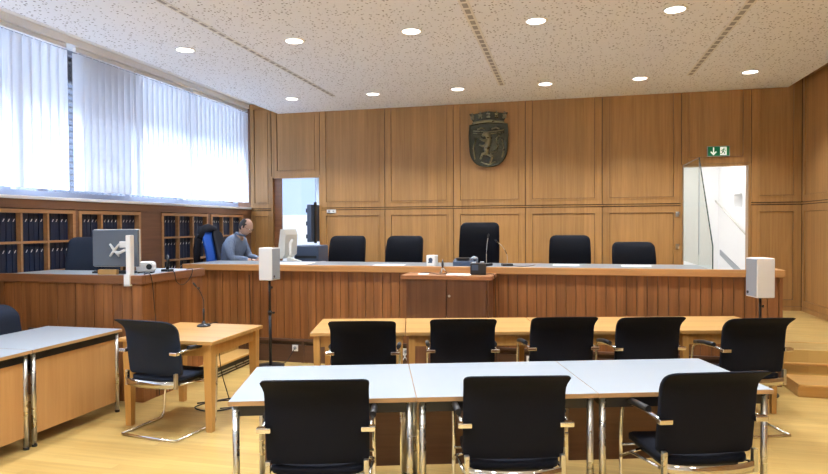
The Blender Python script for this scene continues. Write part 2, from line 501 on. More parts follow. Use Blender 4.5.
# exterior sun louvres seen through the gap between two blinds
xl = empty('exterior_louvre_blind', (WX-.16, 6.55, 1.99), 0, 'horizontal slatted outside louvre seen through the gap between the first two blinds', 'louvre')
lb = MB()
for k in range(18):
    z = .15+k*.075
    lb.box(-.03, .03, -.40, .45, z, z+.022)
lb.build('louvre_slats', M['frame_grey'], xl)
MB().box(-.05, .05, -.42, .47, 1.46, 1.76).build('louvre_box', M['black'], xl)
MB().box(-.02, .02, -.42, -.40, 0, 1.5).box(-.02, .02, .45, .47, 0, 1.5).build('guide_rail', M['frame_grey'], xl)

# vertical blinds
def blinds(y0, y1, label, ang, n):
    e = empty('vertical_blind', (XL-.055, (y0+y1)/2, 2.02), 0, label, 'window blind', 'white vertical blinds along the window wall')
    w = y1-y0
    MB().box(-.025, .025, -w/2, w/2, 1.675, 1.725, .004).build('head_rail', M['white_plastic'], e)
    first = None
    for k in range(n):
        y = -w/2+(k+.5)*w/n
        if first is None:
            m_ = MB()
            hw = w/n*.64
            cols = 4
            grid = []
            for a in range(cols+1):
                u = -1+2*a/cols
                bulge = .008*(1-u*u)
                grid.append([m_.bm.verts.new((bulge, u*hw, z)) for z in (.06, .85, 1.655)])
            for a in range(cols):
                for b in range(2):
                    fc = m_.bm.faces.new((grid[a][b], grid[a+1][b], grid[a+1][b+1], grid[a][b+1])); fc.smooth = True
            m_.box(-.002, .004, -.008, .008, 1.65, 1.68)
            s_ = m_.build('slat', M['blind'], e); first = s_
        else:
            s_ = first.copy(); COL.objects.link(s_); s_.parent = e
        s_.location = (0, y, 0)
        s_.rotation_euler = (0, 0, R(ang + random.uniform(-2, 2)))
    c = MB().tube([(.03, w/2-.05, 1.66), (.03, w/2-.05, .5)], .002, 6)
    c.build('pull_cord', M['white_plastic'], e)
blinds(-2.4, 2.0, 'white vertical blind behind the left edge of the view', -14, 36)
blinds(2.05, 5.94, 'white vertical blind nearest the camera, left of the narrow gap', -14, 32)
blinds(6.08, 7.10, 'white vertical blind just right of the narrow gap', -14, 9)
blinds(7.13, 8.34, 'white vertical blind between the middle seam and the dark slit', -14, 11)
blinds(8.39, 10.07, 'white vertical blind farthest from the camera, next to the panelled wall', -14, 14)

# shelf units + volumes
bk = MB().box(-.20, 0, -.0285, .0285, 0, .300, .004, 0)
bk.prism([(-.012, .205), (.004, .235), (.014, .235), (-.002, .205)], lambda u, v, w: (w, u, v), .0012, 1)
book0 = bk.build('bound_volume', [M['book'], M['paper']])
first_book = True
unames = ['leftmost bookshelf', 'second bookshelf from left', 'third bookshelf from left', 'rightmost bookshelf']
ordn = ['first', 'second', 'third', 'fourth', 'fifth']
for ui, (a, b, n) in enumerate(units):
    e = empty('bookshelf', (XL, (a+b)/2, .50), 0,
              ['oak-framed recessed bookshelf under the windows at the left edge of the view',
               'oak-framed recessed bookshelf under the windows behind the desk monitor',
               'oak-framed recessed bookshelf right of the wide brown pier below the windows',
               'oak-framed recessed bookshelf under the windows behind the seated person'][ui], 'bookshelf', 'oak bookshelves under the windows')
    w = b-a
    fr = MB(); ow = .04
    fr.box(-.30, .014, -w/2, -w/2+ow, 0, 1.35).box(-.30, .014, w/2-ow, w/2, 0, 1.35)
    fr.box(-.30, .014, -w/2+ow, w/2-ow, 1.31, 1.35).box(-.30, .014, -w/2+ow, w/2-ow, 0, .04)
    fr.build('shelf_frame', M['shelf_wood'], e)
    MB().box(-.315, -.30, -w/2, w/2, 0, 1.35).build('shelf_back', M['shelf_wall'], e)
    zs = [.34, .675, 1.0]
    for z in zs: MB().box(-.29, .004, -w/2+ow, w/2-ow, z-.012, z+.012).build('shelf_board', M['shelf_wood'], e)
    cw = (w-2*ow)/n
    for k in range(1, n):
        y = -w/2+ow+k*cw
        MB().box(-.29, .008, y-.012, y+.012, .04, 1.31).build('divider', M['shelf_wood'], e)
    rows = [(1.512, 'upper'), (1.187, 'lower')]
    if ui == 2: rows.append((.852, 'bottom'))
    for z, rn in rows:
        for k in range(n):
            ya = a+ow+k*cw+.012
            if ui == 0 and k < 1: continue
            for q in range(5):
                y = ya+.029+q*((cw-.024-.058)/4)
                o = book0 if first_book else book0.copy()
                if not first_book: COL.objects.link(o)
                first_book = False
                o.location = (XL-.045+random.uniform(-.006, .004), y, z)
                o.rotation_euler = (R(random.choice([0, 0, 0, -1.2])), 0, 0)
                cn = {5: ['', 'leftmost', 'second', 'middle', 'right'], 3: ['left', 'middle', 'right']}[n][k]
                tag(o, 'dark blue volume, %s in %s %s cell of %s' % (ordn[q], rn, cn, unames[ui]), 'book', 'dark blue volumes on the bookshelves')

# ------------------------------------------------------------------ downlights
def downlight0():
    e = empty('ceiling_light', (0, 0, ZC))
    r_ = MB(); seg = 32
    prof = [(.112, 0), (.112, -.006), (.102, -.010), (.090, -.006), (.088, 0)]
    rings = []
    for rr, z in prof: rings.append([r_.bm.verts.new((rr*math.cos(2*math.pi*k/seg), rr*math.sin(2*math.pi*k/seg), z)) for k in range(seg)])
    for A, B in zip(rings, rings[1:]):
        for k in range(seg): f = r_.bm.faces.new((A[k], A[(k+1) % seg], B[(k+1) % seg], B[k])); f.smooth = True
    r_.build('trim_ring', M['white_plastic'], e)
    MB().cyl((0, 0), .089, -.005, 0, 32).build('lens', M['lamp'], e)
    ld = bpy.data.lights.new('downlight_lamp', 'AREA'); ld.shape = 'DISK'; ld.size = .18; ld.energy = 23; ld.color = (.89, .935, 1); ld.spread = R(104)
    lo = bpy.data.objects.new('downlight_lamp', ld); COL.objects.link(lo); lo.parent = e; lo.location = (0, 0, -.015)
    return e
dl = downlight0()
lx = [-4.14, -2.82, -1.53, -.28, .98, 2.34]
rowsy = [(8.94, 'far row nearest the panelled back wall'), (6.16, 'nearer of the two visible rows'), (3.38, 'row above the white tables'), (.6, 'row over the camera'), (-1.9, 'row behind the camera')]
o1 = ['first', 'second', 'third', 'fourth', 'fifth', 'sixth']
fst = True
for y, rn in rowsy:
    for k, x in enumerate(lx):
        e = dl if fst else copy_tree(dl)
        fst = False
        e.location = (x, y, ZC)
        tag(e, 'round ceiling downlight, %s from the windows in the %s' % (o1[k], rn), 'ceiling light', 'round downlights in the ceiling')

# ------------------------------------------------------------------ judges' bench
def planks_x(mb, x0, x1, yf, z0, z1, w=.105, t=.02, g=.005):
    n = max(1, round((x1-x0)/w)); ww = (x1-x0)/n
    for i in range(n):
        d = 0 if i % 2 else .004
        mb.box(x0+i*ww+g/2, x0+(i+1)*ww-g/2, yf-d, yf+t, z0, z1, .003)
def planks_y(mb, y0, y1, xf, z0, z1, w=.105, t=.02, g=.005):
    n = max(1, round((y1-y0)/w)); ww = (y1-y0)/n
    for i in range(n):
        d = 0 if i % 2 else .004
        mb.box(xf-t, xf+d, y0+i*ww+g/2, y0+(i+1)*ww-g/2, z0, z1, .003)

be = empty('judges_bench', (-1.3, BY+.4, 0), 0, 'long raised wooden judges bench with vertical boards and grey worktop', 'bench')
def rel(mb): 
    bmesh.ops.translate(mb.bm, verts=mb.bm.verts, vec=(1.3, -(BY+.4), 0)); return mb
b0, b1 = -4.72, 2.12
m_ = MB(); planks_x(m_, b0+.02, b1-.03, BY+.02, .285, 1.11)
m_.box(b1-.03, b1, BY, BY+.05, .285, 1.11)
rel(m_).build('front_boards', M['bench_wood'], be)
rel(MB().box(b0+.02, b1-.005, BY+.03, BY+.05, .0, 1.11)).build('front_core', M['wall_dark'], be)
m_ = MB(); planks_y(m_, BY+.05, BY+.80, b1, 0.285, 1.11); rel(m_).build('end_panel', M['bench_wood_y'], be)
rel(MB().box(b0+.02, b0+.05, BY+.05, BY+.80, PL, 1.11)).build('end_panel', M['bench_wood_y'], be)
rel(MB().box(b0, b1+.02, BY-.02, BY+.045, 1.108, 1.185, .006)).build('cap_rail', M['cap_wood'], be)
rel(MB().box(b1-.03, b1+.02, BY+.045, BY+.82, 1.108, 1.185, .006)).build('cap_rail_end', M['cap_wood'], be)
rel(MB().box(b0, 1.475, BY+.045, BY+.82, 1.14, 1.18, .003)).build('worktop', M['grey_top'], be)
m_ = MB().box(b0+.02, b1, BY+.01, BY+.03, 0, .21).box(b0+.02, b1, BY-.002, BY+.03, .255, .285, .004)
x = b0+.05
while x < b1-.5:
    m_.box(x, x+.03, BY, BY+.03, 0, .255); x += .78
rel(m_).build('plinth', M['plinth'], be)
# side desk joined at the left end, lower, for the clerk
ce = empty('clerk_desk', (-4.0, 8.2, PL), 0, 'pale topped clerk desk behind the left end of the bench', 'desk')
MB().box(-.36, .52, -.46, .45, .725, .755, .004).build('desk_top', M['white_top'], ce)
for sx in (-.32, .48):
    for sy in (-.42, .41): MB().box(sx-.02, sx+.02, sy-.02, sy+.02, 0, .725).build('leg', M['steel'], ce)

# cabinet fixed on bench front
ca = empty('cabinet', (-1.24, 6.70, 0), 0, 'small two-door walnut cabinet with shelf top in front of the judges bench', 'cabinet')
MB().box(-.50, .49, -.24, .215, 1.075, 1.118, .004).build('cabinet_top', wood('cabinet_top_wood', (.36, .16, .065), (.27, .11, .042), 'x', .35), ca)
MB().box(-.45, -.43, -.19, .215, 0, 1.075).box(.43, .45, -.19, .215, 0, 1.075).box(-.43, .43, .19, .215, 0, 1.075).box(-.43, .43, -.17, .19, .04, .06).build('body', M['cab_wood'], ca)
for sx, lab in ((-1, None), (1, None)):
    d = MB().box(min(sx*.428, sx*.003), max(sx*.428, sx*.003), -.20, -.182, .05, 1.07, .002).build('door', M['cab_wood'], ca)
    if sx == 1:
        MB().tube([(.03, -.20, .90), (.03, -.207, .90), (.03, -.215, .90)], [.008, .012, .014], 16).build('lock', M['steel'], d)

# glass screen on the bench
gl = empty('glass_screen', (1.475, 7.8, 1.18), 0, 'tall clear glass screen with slanted front edge standing on the right end of the bench', 'glass screen')
MB().prism([(-.83, 0), (-.83, .24), (-.14, 1.23), (-.14, 0)], lambda u, v, w: (w, u, v), .01).build('glass_pane', M['glass'], gl)
MB().prism([(-.13, 0), (-.13, 1.23), (.86, 1.23), (.86, 0)], lambda u, v, w: (w, u, v), .01).build('glass_pane', M['glass'], gl)
MB().tube([(.005, -.832, 0), (.005, -.832, .24), (.005, -.14, 1.232)], .0065, 6).build('glass_edge', M['glass_edge'], gl)
MB().tube([(.005, -.14, 1.232), (.005, -.135, .12)], .004, 6).tube([(.005, -.14, 1.232), (.005, .86, 1.232), (.005, .86, 0)], .004, 6).build('seam_strip', M['frame_grey'], gl)

# ------------------------------------------------------------------ usher desk at the left
de = empty('side_desk', (-4.6, 5.5, 0), 0, 'tall boarded wooden desk with grey top by the window wall', 'desk')
def reld(mb): bmesh.ops.translate(mb.bm, verts=mb.bm.verts, vec=(4.6, -5.5, 0)); return mb
m_ = MB(); planks_x(m_, XL-.07, -3.87, 5.02, 0, 1.12); reld(m_).build('front_boards', M['bench_wood'], de)
m_ = MB(); planks_y(m_, 5.02, 6.02, -3.87, 0, 1.12); reld(m_).build('side_boards', M['bench_wood_y'], de)
reld(MB().box(XL+.01, -3.89, 5.035, 5.06, 0, 1.12).box(-3.92, -3.885, 5.06, 6.02, 0, 1.12)).build('core', M['wall_dark'], de)
reld(MB().box(XL-.07, -3.85, 5.0, 5.05, 1.12, 1.20, .005)).build('front_cap', M['cap_dark'], de)
reld(MB().box(-3.91, -3.85, 5.05, 6.04, 1.12, 1.20, .005)).build('side_cap', M['cap_dark_y'], de)
reld(MB().box(XL+.01, -3.91, 5.05, 5.62, 1.155, 1.192, .003).box(-4.45, -3.91, 5.62, 6.04, 1.155, 1.192, .003)).build('desk_top', M['white_top'], de)
reld(MB().tube([(-3.866, 5.93, .99), (-3.85, 5.93, .99)], .012, 14)).build('cable_outlet', M['black'], de)

# monitor on the desk with column
mo = empty('computer_monitor', (-4.01, 5.13, 1.19), R(4), 'flat computer monitor on pale clamp column, seen from behind on the side desk', 'monitor')
MB().box(-.03, .03, -.15, -.125, -.09, .02).box(-.027, .027, -.15, -.03, -.09, -.075).build('clamp', M['white_plastic'], mo)
MB().box(-.026, .026, -.125, -.065, 0, .39, .008).build('column', M['white_plastic'], mo)
MB().box(-.12, -.02, -.085, -.045, .27, .33, .006).build('arm_joint', M['white_plastic'], mo)
MB().tube([(-.07, -.06, .25), (-.16, -.02, .22), (-.24, .04, .22)], .014, 10).build('arm', M['white_plastic'], mo)
vb = MB()
for sx in (-1, 1):
    for sz in (-1, 1): vb.tube([(-.27, .055, .24), (-.27+sx*.05, .06, .24+sz*.06)], [.014, .010], 8)
vb.build('mount_plate', M['white_plastic'], mo)
s_ = MB().box(-.52, -.03, .07, .10, .08, .44, .008).build('monitor_case', M['screen'], mo)
MB().box(-.525, -.025, .098, .115, .075, .445, .004).build('bezel', M['beige_plastic'], s_)
MB().box(-.50, -.05, .115, .117, .10, .42).build('screen', M['screen_dark'], s_)
# things on desk
dv = empty('projector', (-4.12, 5.42, 1.192), R(20), 'small rounded white device with round lens on the side desk', 'projector')
MB().box(-.085, .085, -.07, .07, .008, .115, .03).build('body', M['white_plastic'], dv)
MB().tube([(.05, -.069, .065), (.05, -.078, .065)], .028, 18).build('lens', M['screen_dark'], dv)
MB().box(-.07, -.05, -.05, .05, 0, .012).box(.05, .07, -.05, .05, 0, .012).build('foot', M['black'], dv)
tl = empty('desk_microphone', (-4.02, 5.62, 1.192), 0, 'black upright microphone beside white device on the side desk', 'microphone')
MB().box(-.05, .05, -.04, .04, 0, .025, .006).build('base', M['black'], tl)
MB().tube([(0, 0, .02), (.01, 0, .1), (.0, 0, .17)], [.018, .016, .014], 10).build('stem', M['black'], tl)
kb = empty('keyboard', (-4.40, 5.32, 1.192), 0, 'black keyboard lying on the side desk under the monitor', 'keyboard')
MB().box(-.22, .20, -.07, .07, 0, .02, .004).build('case', M['black'], kb)
k_ = MB()
for i in range(14):
    for j in range(5): k_.box(-.205+i*.028, -.182+i*.028, -.058+j*.024, -.038+j*.024, .02, .026)
k_.build('keys', M['black_metal'], kb)
ft = empty('wooden_block', (-4.33, 5.16, 1.192), R(6), 'small light wooden block beneath the monitor on the side desk', 'block')
MB().box(-.12, .08, -.02, .02, 0, .05, .004).build('block', M['table_wood'], ft)
def cable(name, pts, label, mat='black', r=.004, cat='cable'):
    o = MB().tube(bez(pts, 8), r, 6).build(name, M[mat]); tag(o, label, cat); return o
cable('cable', [(-4.10, 5.36, 1.20), (-3.98, 5.22, 1.20), (-3.90, 5.10, 1.205), (-3.842, 5.12, 1.19), (-3.838, 5.16, .9), (-3.838, 5.2, .5), (-3.838, 5.22, .02)], 'black cable hanging down the side of the side desk near its corner')
cable('cable', [(-4.0, 5.60, 1.20), (-3.93, 5.5, 1.205), (-3.842, 5.48, 1.20), (-3.83, 5.5, 1.10), (-3.835, 5.62, 1.06), (-3.84, 5.75, 1.12), (-3.845, 5.8, 1.205), (-3.95, 5.85, 1.20)], 'black cable looping over the side edge of the side desk')

# ------------------------------------------------------------------ visitor chair (cantilever)
def back_fn(x, y, z):
    # curved shell: z 0..0.46 above .47 ; reclined, rolled backwards at the top
    h = z/.44
    lean = -.205-.055*h - .085*max(0, (h-.78)/.22)**2
    bow = .03*(x/.24)**2
    x2 = x*(1+.025*max(0, (h-.86)/.14))
    return Vector((x2, lean+bow+y, .498+z*.985-.008*(x/.25)**2))
def visitor_chair(mat, name='visitor_chair'):
    e = empty(name)
    MB().cushion(.505, .455, .042, .032, back_fn, 18, 18, .7).build('backrest', mat, e)
    def sf(x, y, z):
        h = (z-.23)/.23
        return Vector((x, z-.215, .455+y-.012*max(0, h)**3+.006*(x/.24)**2))
    MB().cushion(.47, .46, .055, .07, sf, 14, 14, .5).build('seat', mat, e)
    MB().box(-.20, .20, -.16, .20, .405, .432, .008).build('seat_pan', M['black'], e)
    # reflective band round the back of the seat
    b_ = MB()
    path = []
    for k in range(17):
        a = -1+2*k/16
        path.append((a*.245, -.235-.055*(1-abs(a)**2.5)))
    for k in range(16):
        (x0, y0), (x1, y1) = path[k], path[k+1]
        vs = [b_.bm.verts.new(p) for p in ((x0, y0, .405), (x1, y1, .405), (x1, y1, .462), (x0, y0, .462), (x0, y0+.006, .405), (x1, y1+.006, .405), (x1, y1+.006, .462), (x0, y0+.006, .462))]
        for q in ((0, 1, 2, 3), (5, 4, 7, 6), (3, 2, 6, 7), (1, 0, 4, 5)):
            f = b_.bm.faces.new([vs[i] for i in q]); f.smooth = True
    bmesh.ops.remove_doubles(b_.bm, verts=b_.bm.verts, dist=.0005)
    b_.build('back_band', M['clear_band'], e)
    for s in (-1, 1):
        MB().box(s*.238-.012, s*.238+.012, -.243, -.215, .40, .52, .003).build('back_bracket', M['steel'], e)
        # side tube: rear floor corner -> forward -> up -> arm -> back
        pts = rnd([(s*.27, -.26, .012), (s*.27, .20, .012), (s*.262, .235, .45), (s*.266, .205, .640), (s*.272, .08, .678), (s*.266, -.12, .688), (s*.258, -.245, .680)], .055)
        MB().tube(pts, .0105, 10).build('side_frame', M['chrome'], e)
        a = MB().tube(rnd([(s*.268, .165, .672), (s*.272, .04, .696), (s*.268, -.12, .704)], .05), [.017]*len(rnd([(0, 0, 0), (0, 1, 0), (0, 2, 0)], .05)), 10)
        a.build('armrest', M['black'], e)
        MB().box(min(s*.215, s*.285), max(s*.215, s*.285), -.275, -.235, .668, .694, .005).build('arm_clip', M['chrome'], e)
        MB().tube([(s*.262, .10, .40), (s*.20, .10, .415)], .009, 8).tube([(s*.266, .225, .33), (s*.262, .10, .40), (s*.25, -.2, .43)], .009, 8).build('seat_stay', M['chrome'], e)
    MB().tube([(-.27, -.26, .012), (-.1, -.275, .012), (.1, -.275, .012), (.27, -.26, .012)], .0105, 10).build('floor_bar', M['chrome'], e)
    MB().tube([(-.262, .215, .40), (.262, .215, .40)], .008, 8).build('cross_bar', M['chrome'], e)
    return e
c0 = visitor_chair(M['fabric'])
def place(o, back, ang, z=0):
    """put the chair so that its back top centre is over 'back'"""
    a = R(ang)
    off = Vector((-math.sin(a)*(-.30), math.cos(a)*(-.30)))
    o.location = (back[0]-off.x, back[1]-off.y, z)
    o.rotation_euler = (0, 0, a)
spots = [
    ((-1.155, 2.717), 16, 'black padded armchair with back to us, leftmost of the three nearest', 'armchairs at the white tables'),
    ((-.228, 3.0), 15, 'black padded armchair with back to us at the middle white table, nearest row', 'armchairs at the white tables'),
    ((.725, 3.29), 19, 'black padded armchair turned slightly left at the right white table, nearest row', 'armchairs at the white tables'),
    ((-1.50, 4.44), 13, 'black armchair tucked at the left end of the oak table row', 'armchairs along the oak tables'),
    ((-.766, 4.696), 14, 'black armchair at the oak tables below the walnut cabinet, second from left', 'armchairs along the oak tables'),
    ((-.008, 4.956), 16, 'black armchair at the oak tables, middle of the row of five', 'armchairs along the oak tables'),
    ((.65, 5.09), 16, 'black armchair at the oak tables, second from the right of five', 'armchairs along the oak tables'),
    ((1.446, 5.206), 18, 'black armchair at the right end of the oak tables beside the steps', 'armchairs along the oak tables'),
]
for i, (p, a, lab, g) in enumerate(spots):
    o = c0 if i == 0 else copy_tree(c0)
    place(o, p, a)
    tag(o, lab, 'chair', g)
c1 = visitor_chair(M['fabric_blue'])
place(c1, (-3.17, 4.13), -6)
tag(c1, 'dark blue armchair with chrome cantilever frame at the square witness table', 'chair')
c2 = copy_tree(c1); place(c2, (-5.02, 4.46), -80)
tag(c2, 'dark blue armchair at the left picture edge behind the white side tables', 'chair')

# ------------------------------------------------------------------ tables
def steel_table(w, d, panel_mat, edge_mat, panel_side=1):
    """origin at front-left corner on floor; x along width, y depth"""
    e = empty('meeting_table')
    t = MB().box(0, w, 0, d, .718, .742, .0015, 0)
    t.build('tabletop', M['white_top'], e)
    MB().box(-.0008, w+.0008, -.0015, .001, .717, .7405).box(-.0008, w+.0008, d-.001, d+.0015, .717, .7405).box(-.0015, .001, 0, d, .717, .7405).box(w-.001, w+.0015, 0, d, .717, .7405).build('edge_band', edge_mat, e)
    MB().box(.05, w-.05, .03, .055, .655, .717).box(.05, w-.05, d-.055, d-.03, .655, .717).box(.03, .05, .05, d-.05, .655, .717).box(w-.05, w-.03, .05, d-.05, .655, .717).build('apron_rail', M['black_metal'], e)
    for x in (.032, w-.032):
        for y in (.035, d-.035):
            l = MB().cyl((x, y), .018, .012, .717, 16).build('leg', M['steel'], e)
            MB().cyl((x, y), .02, 0, .02, 16).build('foot', M['black'], l)
    MB().box(.06, w-.06, d-.085 if panel_side > 0 else .06, d-.067 if panel_side > 0 else .078, .10, .655).build('modesty_panel', panel_mat, e)
    return e
t0 = steel_table(.985, .80, M['brown_panel'], M['beech_edge'])
wa = R(17.3)
labs = ['white-topped meeting table on steel legs, left of three in the front row', 'white-topped meeting table on steel legs, middle of three in the front row', 'white-topped meeting table on steel legs, right of three in the front row']
for i in range(3):
    o = t0 if i == 0 else copy_tree(t0)
    o.location = (-1.717+math.cos(wa)*i*.99, 2.892+math.sin(wa)*i*.99, 0)
    o.rotation_euler = (0, 0, wa)
    tag(o, labs[i], 'table', 'white front meeting tables')
# left tables with beech front facing the room (+x); rotate -90deg: local x -> -y ... use width along y
ts = steel_table(.955, .80, M['beech'], M['beech_edge'])
for c in ts.children:
    if c.name.startswith('modesty_panel'):
        me = c.data; me.clear_geometry()
        b_ = bmesh.new()
        r = bmesh.ops.create_cube(b_, size=1, matrix=Matrix.Translation((.4775, .044, .375)) @ Matrix.Diagonal((.86, .018, .56, 1)))
        b_.to_mesh(me); b_.free()
M['beech_x'] = wood('beech_panel_front', (.56, .32, .125), (.47, .25, .09), 'z', .4, scale=.8)
for c in ts.children:
    if c.name.startswith('modesty_panel'): c.data.materials[0] = M['beech_x']
ts.location = (-3.875, 3.80, 0); ts.rotation_euler = (0, 0, R(90))
tag(ts, 'white-topped table with beech front panel at the left, farther one beside the witness chair', 'table', 'white side tables with beech fronts')
tt = copy_tree(ts); tt.location = (-3.875, 2.835, 0)
tag(tt, 'white-topped table with beech front panel cut off by the left picture edge', 'table', 'white side tables with beech fronts')

def oak_table(w, d, name='oak_table', h=.74, leg=.055):
    e = empty(name)
    MB().box(0, w, 0, d, h-.03, h, .004).build('tabletop', M['table_wood'], e)
    MB().box(.06, w-.06, .05, .072, h-.13, h-.03).box(.06, w-.06, d-.072, d-.05, h-.13, h-.03).box(.05, .072, .06, d-.06, h-.13, h-.03).box(w-.072, w-.05, .06, d-.06, h-.13, h-.03).build('apron', M['table_wood_z'], e)
    for x in (.045+leg/2-.02, w-.045-leg/2+.02):
        for y in (.045+leg/2-.02, d-.045-leg/2+.02):
            m_ = MB()
            a, b = leg/2, leg/2*.72
            v = [m_.bm.verts.new((x+sx*b, y+sy*b, 0)) for sx, sy in ((-1, -1), (1, -1), (1, 1), (-1, 1))]
            u = [m_.bm.verts.new((x+sx*a, y+sy*a, h-.15)) for sx, sy in ((-1, -1), (1, -1), (1, 1), (-1, 1))]
            q = [m_.bm.verts.new((x+sx*a, y+sy*a, h-.03)) for sx, sy in ((-1, -1), (1, -1), (1, 1), (-1, 1))]
            m_.bm.faces.new(v[::-1]); m_.bm.faces.new(q)
            for A, B in ((v, u), (u, q)):
                for k in range(4): m_.bm.faces.new((A[k], A[(k+1) % 4], B[(k+1) % 4], B[k]))
            m_.build('leg', M['table_wood_z'], e)
    return e
ow_ = R(14.3)
xx = 0
for i, (w, lab) in enumerate([(.815, 'light oak table at the left end of the row below the judges bench'), (1.18, 'light oak table in the row, below the walnut cabinet'), (1.18, 'light oak table in the row, between middle and right chairs'), (.88, 'light oak table at the right end of the row near the steps')]):
    o = oak_table(w, .80)
    o.location = (-2.13+math.cos(ow_)*xx, 4.917+math.sin(ow_)*xx, 0); o.rotation_euler = (0, 0, ow_)
    tag(o, lab, 'table', 'row of light oak tables'); xx += w+.006
wt = oak_table(.87, .85, 'witness_table', .74, .07)
wt.location = (-3.60, 4.37, 0)
tag(wt, 'square light oak witness table with microphone on it', 'table')

# ------------------------------------------------------------------ gooseneck microphones
def goose(loc, rz, h, reach, label, base='round', group=None):
    e = empty('gooseneck_microphone', loc, rz, label, 'microphone', group)
    if base == 'round':
        MB().lathe([(.062, 0), (.062, .008), (.05, .018), (.016, .028), (.013, .05)], seg=24).build('base', M['black_metal'], e)
        st0 = .05
        MB().tube([(0, 0, .04), (0, 0, .16)], .008, 10).build('stem', M['black'], e)
        z0 = .15
    else:
        MB().box(-.06, .06, -.05, .05, 0, .03, .008).build('base', M['black'], e); z0 = .03
    p = bez([(0, 0, z0), (0, 0, z0+(h-z0)*.4), (-reach*.5, 0, z0+(h-z0)*.8), (-reach, 0, h)], 6)
    MB().tube(p, .0035, 8).build('gooseneck', M['steel' if base != 'round' else 'black'], e)
    d = (p[-1]-p[-3]).normalized()
    MB().tube([p[-1], p[-1]+d*.02, p[-1]+d*.045, p[-1]+d*.055], [.006, .009, .009, .005], 10).build('microphone_head', M['black'], e)
    return e
goose((-3.237, 5.05, .74), 0, .36, .07, 'black gooseneck microphone with round base on the witness table')
goose((-.90, 7.20, 1.18), R(60), .32, -.03, 'tall gooseneck microphone on the bench in front of the high-backed chair', 'box', 'gooseneck microphones on the bench')
goose((-.66, 7.18, 1.18), R(20), .27, .10, 'shorter bent gooseneck microphone on the bench, right of the black phone unit', 'box', 'gooseneck microphones on the bench')

# ------------------------------------------------------------------ loudspeakers
def loudspeaker(loc, rz, label):
    e = empty('loudspeaker', loc, rz, label, 'loudspeaker', 'white loudspeakers on black stands')
    w, d, h = .17, .20, .38
    MB().box(-w/2, w/2, -d/2, d/2, 0, h, .006).build('cabinet', M['white_plastic'], e)
    g = MB().box(w/2-.001, w/2+.004, -d/2+.008, d/2-.008, .012, h-.012, .002).build('grille', M['grey_cloth'], e)
    MB().tube([(w/2+.002, -.055, .045), (w/2+.010, -.055, .045)], .014, 14).build('badge', M['black'], e)
    return e
def stand(loc, H, label, rz=0):
    e = empty('speaker_stand', loc, rz, label, 'speaker stand', 'black speaker stands')
    MB().cyl((0, 0), .165, .0, .012, 40).build('base_plate', M['black_metal'], e)
    MB().cyl((0, 0), .018, .012, H*.62, 14).build('lower_pole', M['black_metal'], e)
    MB().cyl((0, 0), .012, H*.6, H-.008, 14).build('upper_pole', M['black_metal'], e)
    k = MB().cyl((0, 0), .024, H*.60, H*.64, 14).build('collar', M['black'], e)
    MB().tube([(.02, 0, H*.62), (.055, 0, H*.62)], [.006, .014], 10).build('clamp_knob', M['black'], k)
    MB().box(-.05, .05, -.05, .05, H-.008, H, .002).build('top_plate', M['black_metal'], e)
    MB().tube([(.012, 0, H-.09), (.03, 0, H-.09)], [.008, .016], 10).build('height_knob', M['black'], e)
loudspeaker((-3.40, 6.68, 1.022), R(-2), 'white box loudspeaker on the left stand in front of the bench')
stand((-3.40, 6.68, 0), 1.022, 'black round-based speaker stand left, behind the witness table')
loudspeaker((1.825, 6.60, .945), R(194), 'white box loudspeaker on the right stand at the end of the bench')
stand((1.825, 6.60, 0), .945, 'black round-based speaker stand right, behind the oak tables')

# ------------------------------------------------------------------ judges' chairs
def exec_chair(top, w, mat, name='office_chair'):
    """faces -y"""
    e = empty(name)
    z0 = .52
    def bf(x, y, z):
        h = z/(top-z0)
        return Vector((x*(1+.05*math.sin(h*math.pi)), .22+.10*h-.04*math.sin(h*math.pi)-.05*(x/(w/2))**2+y, z0+z))
    MB().cushion(w, top-z0, .10, .07, bf, 16, 18, .5).build('backrest', mat, e)
    def sf(x, y, z): return Vector((x, z-.27, .46+y))
    MB().cushion(.50, .50, .10, .09, sf, 14, 14, .45).build('seat', mat, e)
    MB().box(-.04, .04, .20, .235, .38, .60, .006).box(-.04, .04, -.02, .23, .375, .40, .004).build('back_bar', M['black'], e)
    MB().cyl((0, 0), .03, .08, .40, 14).build('column', M['black_metal'], e)
    for s in (-1, 1):
        MB().tube(rnd([(s*.22, .05, .42), (s*.30, .05, .42), (s*.30, .05, .63)], .03), .012, 8).box(s*.30-.025, s*.30+.025, -.12, .16, .63, .66, .01).build('armrest', M['black'], e)
    for k in range(5):
        a = R(72*k+18)
        l = MB().tube([(0, 0, .085), (math.cos(a)*.29, math.sin(a)*.29, .062)], [.025, .014], 8).build('base_leg', M['black'], e)
        MB().tube([(math.cos(a)*.29-.02*math.sin(a), math.sin(a)*.29+.02*math.cos(a), .028), (math.cos(a)*.29+.02*math.sin(a), math.sin(a)*.29-.02*math.cos(a), .028)], .028, 12).build('castor', M['rubber'], l)
    return e
jc = exec_chair(1.12, .52, M['fabric'])
js = [(-3.09, 1.13, 'black judges chair with rounded back, leftmost behind the bench'), (-2.25, 1.13, 'black judges chair behind the bench, immediately left of the tallest chair'),
      (.05, 1.135, 'black judges chair behind the bench, immediately right of the tallest chair'), (.875, 1.06, 'black judges chair sitting lowest, rightmost behind the bench')]
for i, (x, tp, lab) in enumerate(js):
    o = jc if i == 0 else (exec_chair(1.045, .52, M['fabric']) if i == 3 else copy_tree(jc))
    if i == 3: tp = 1.12
    o.location = (x, 8.33, PL+(tp-1.12)); o.rotation_euler = (0, 0, R([3, -3, 0, 4][i]))
    tag(o, lab, 'chair', 'black chairs behind the bench')
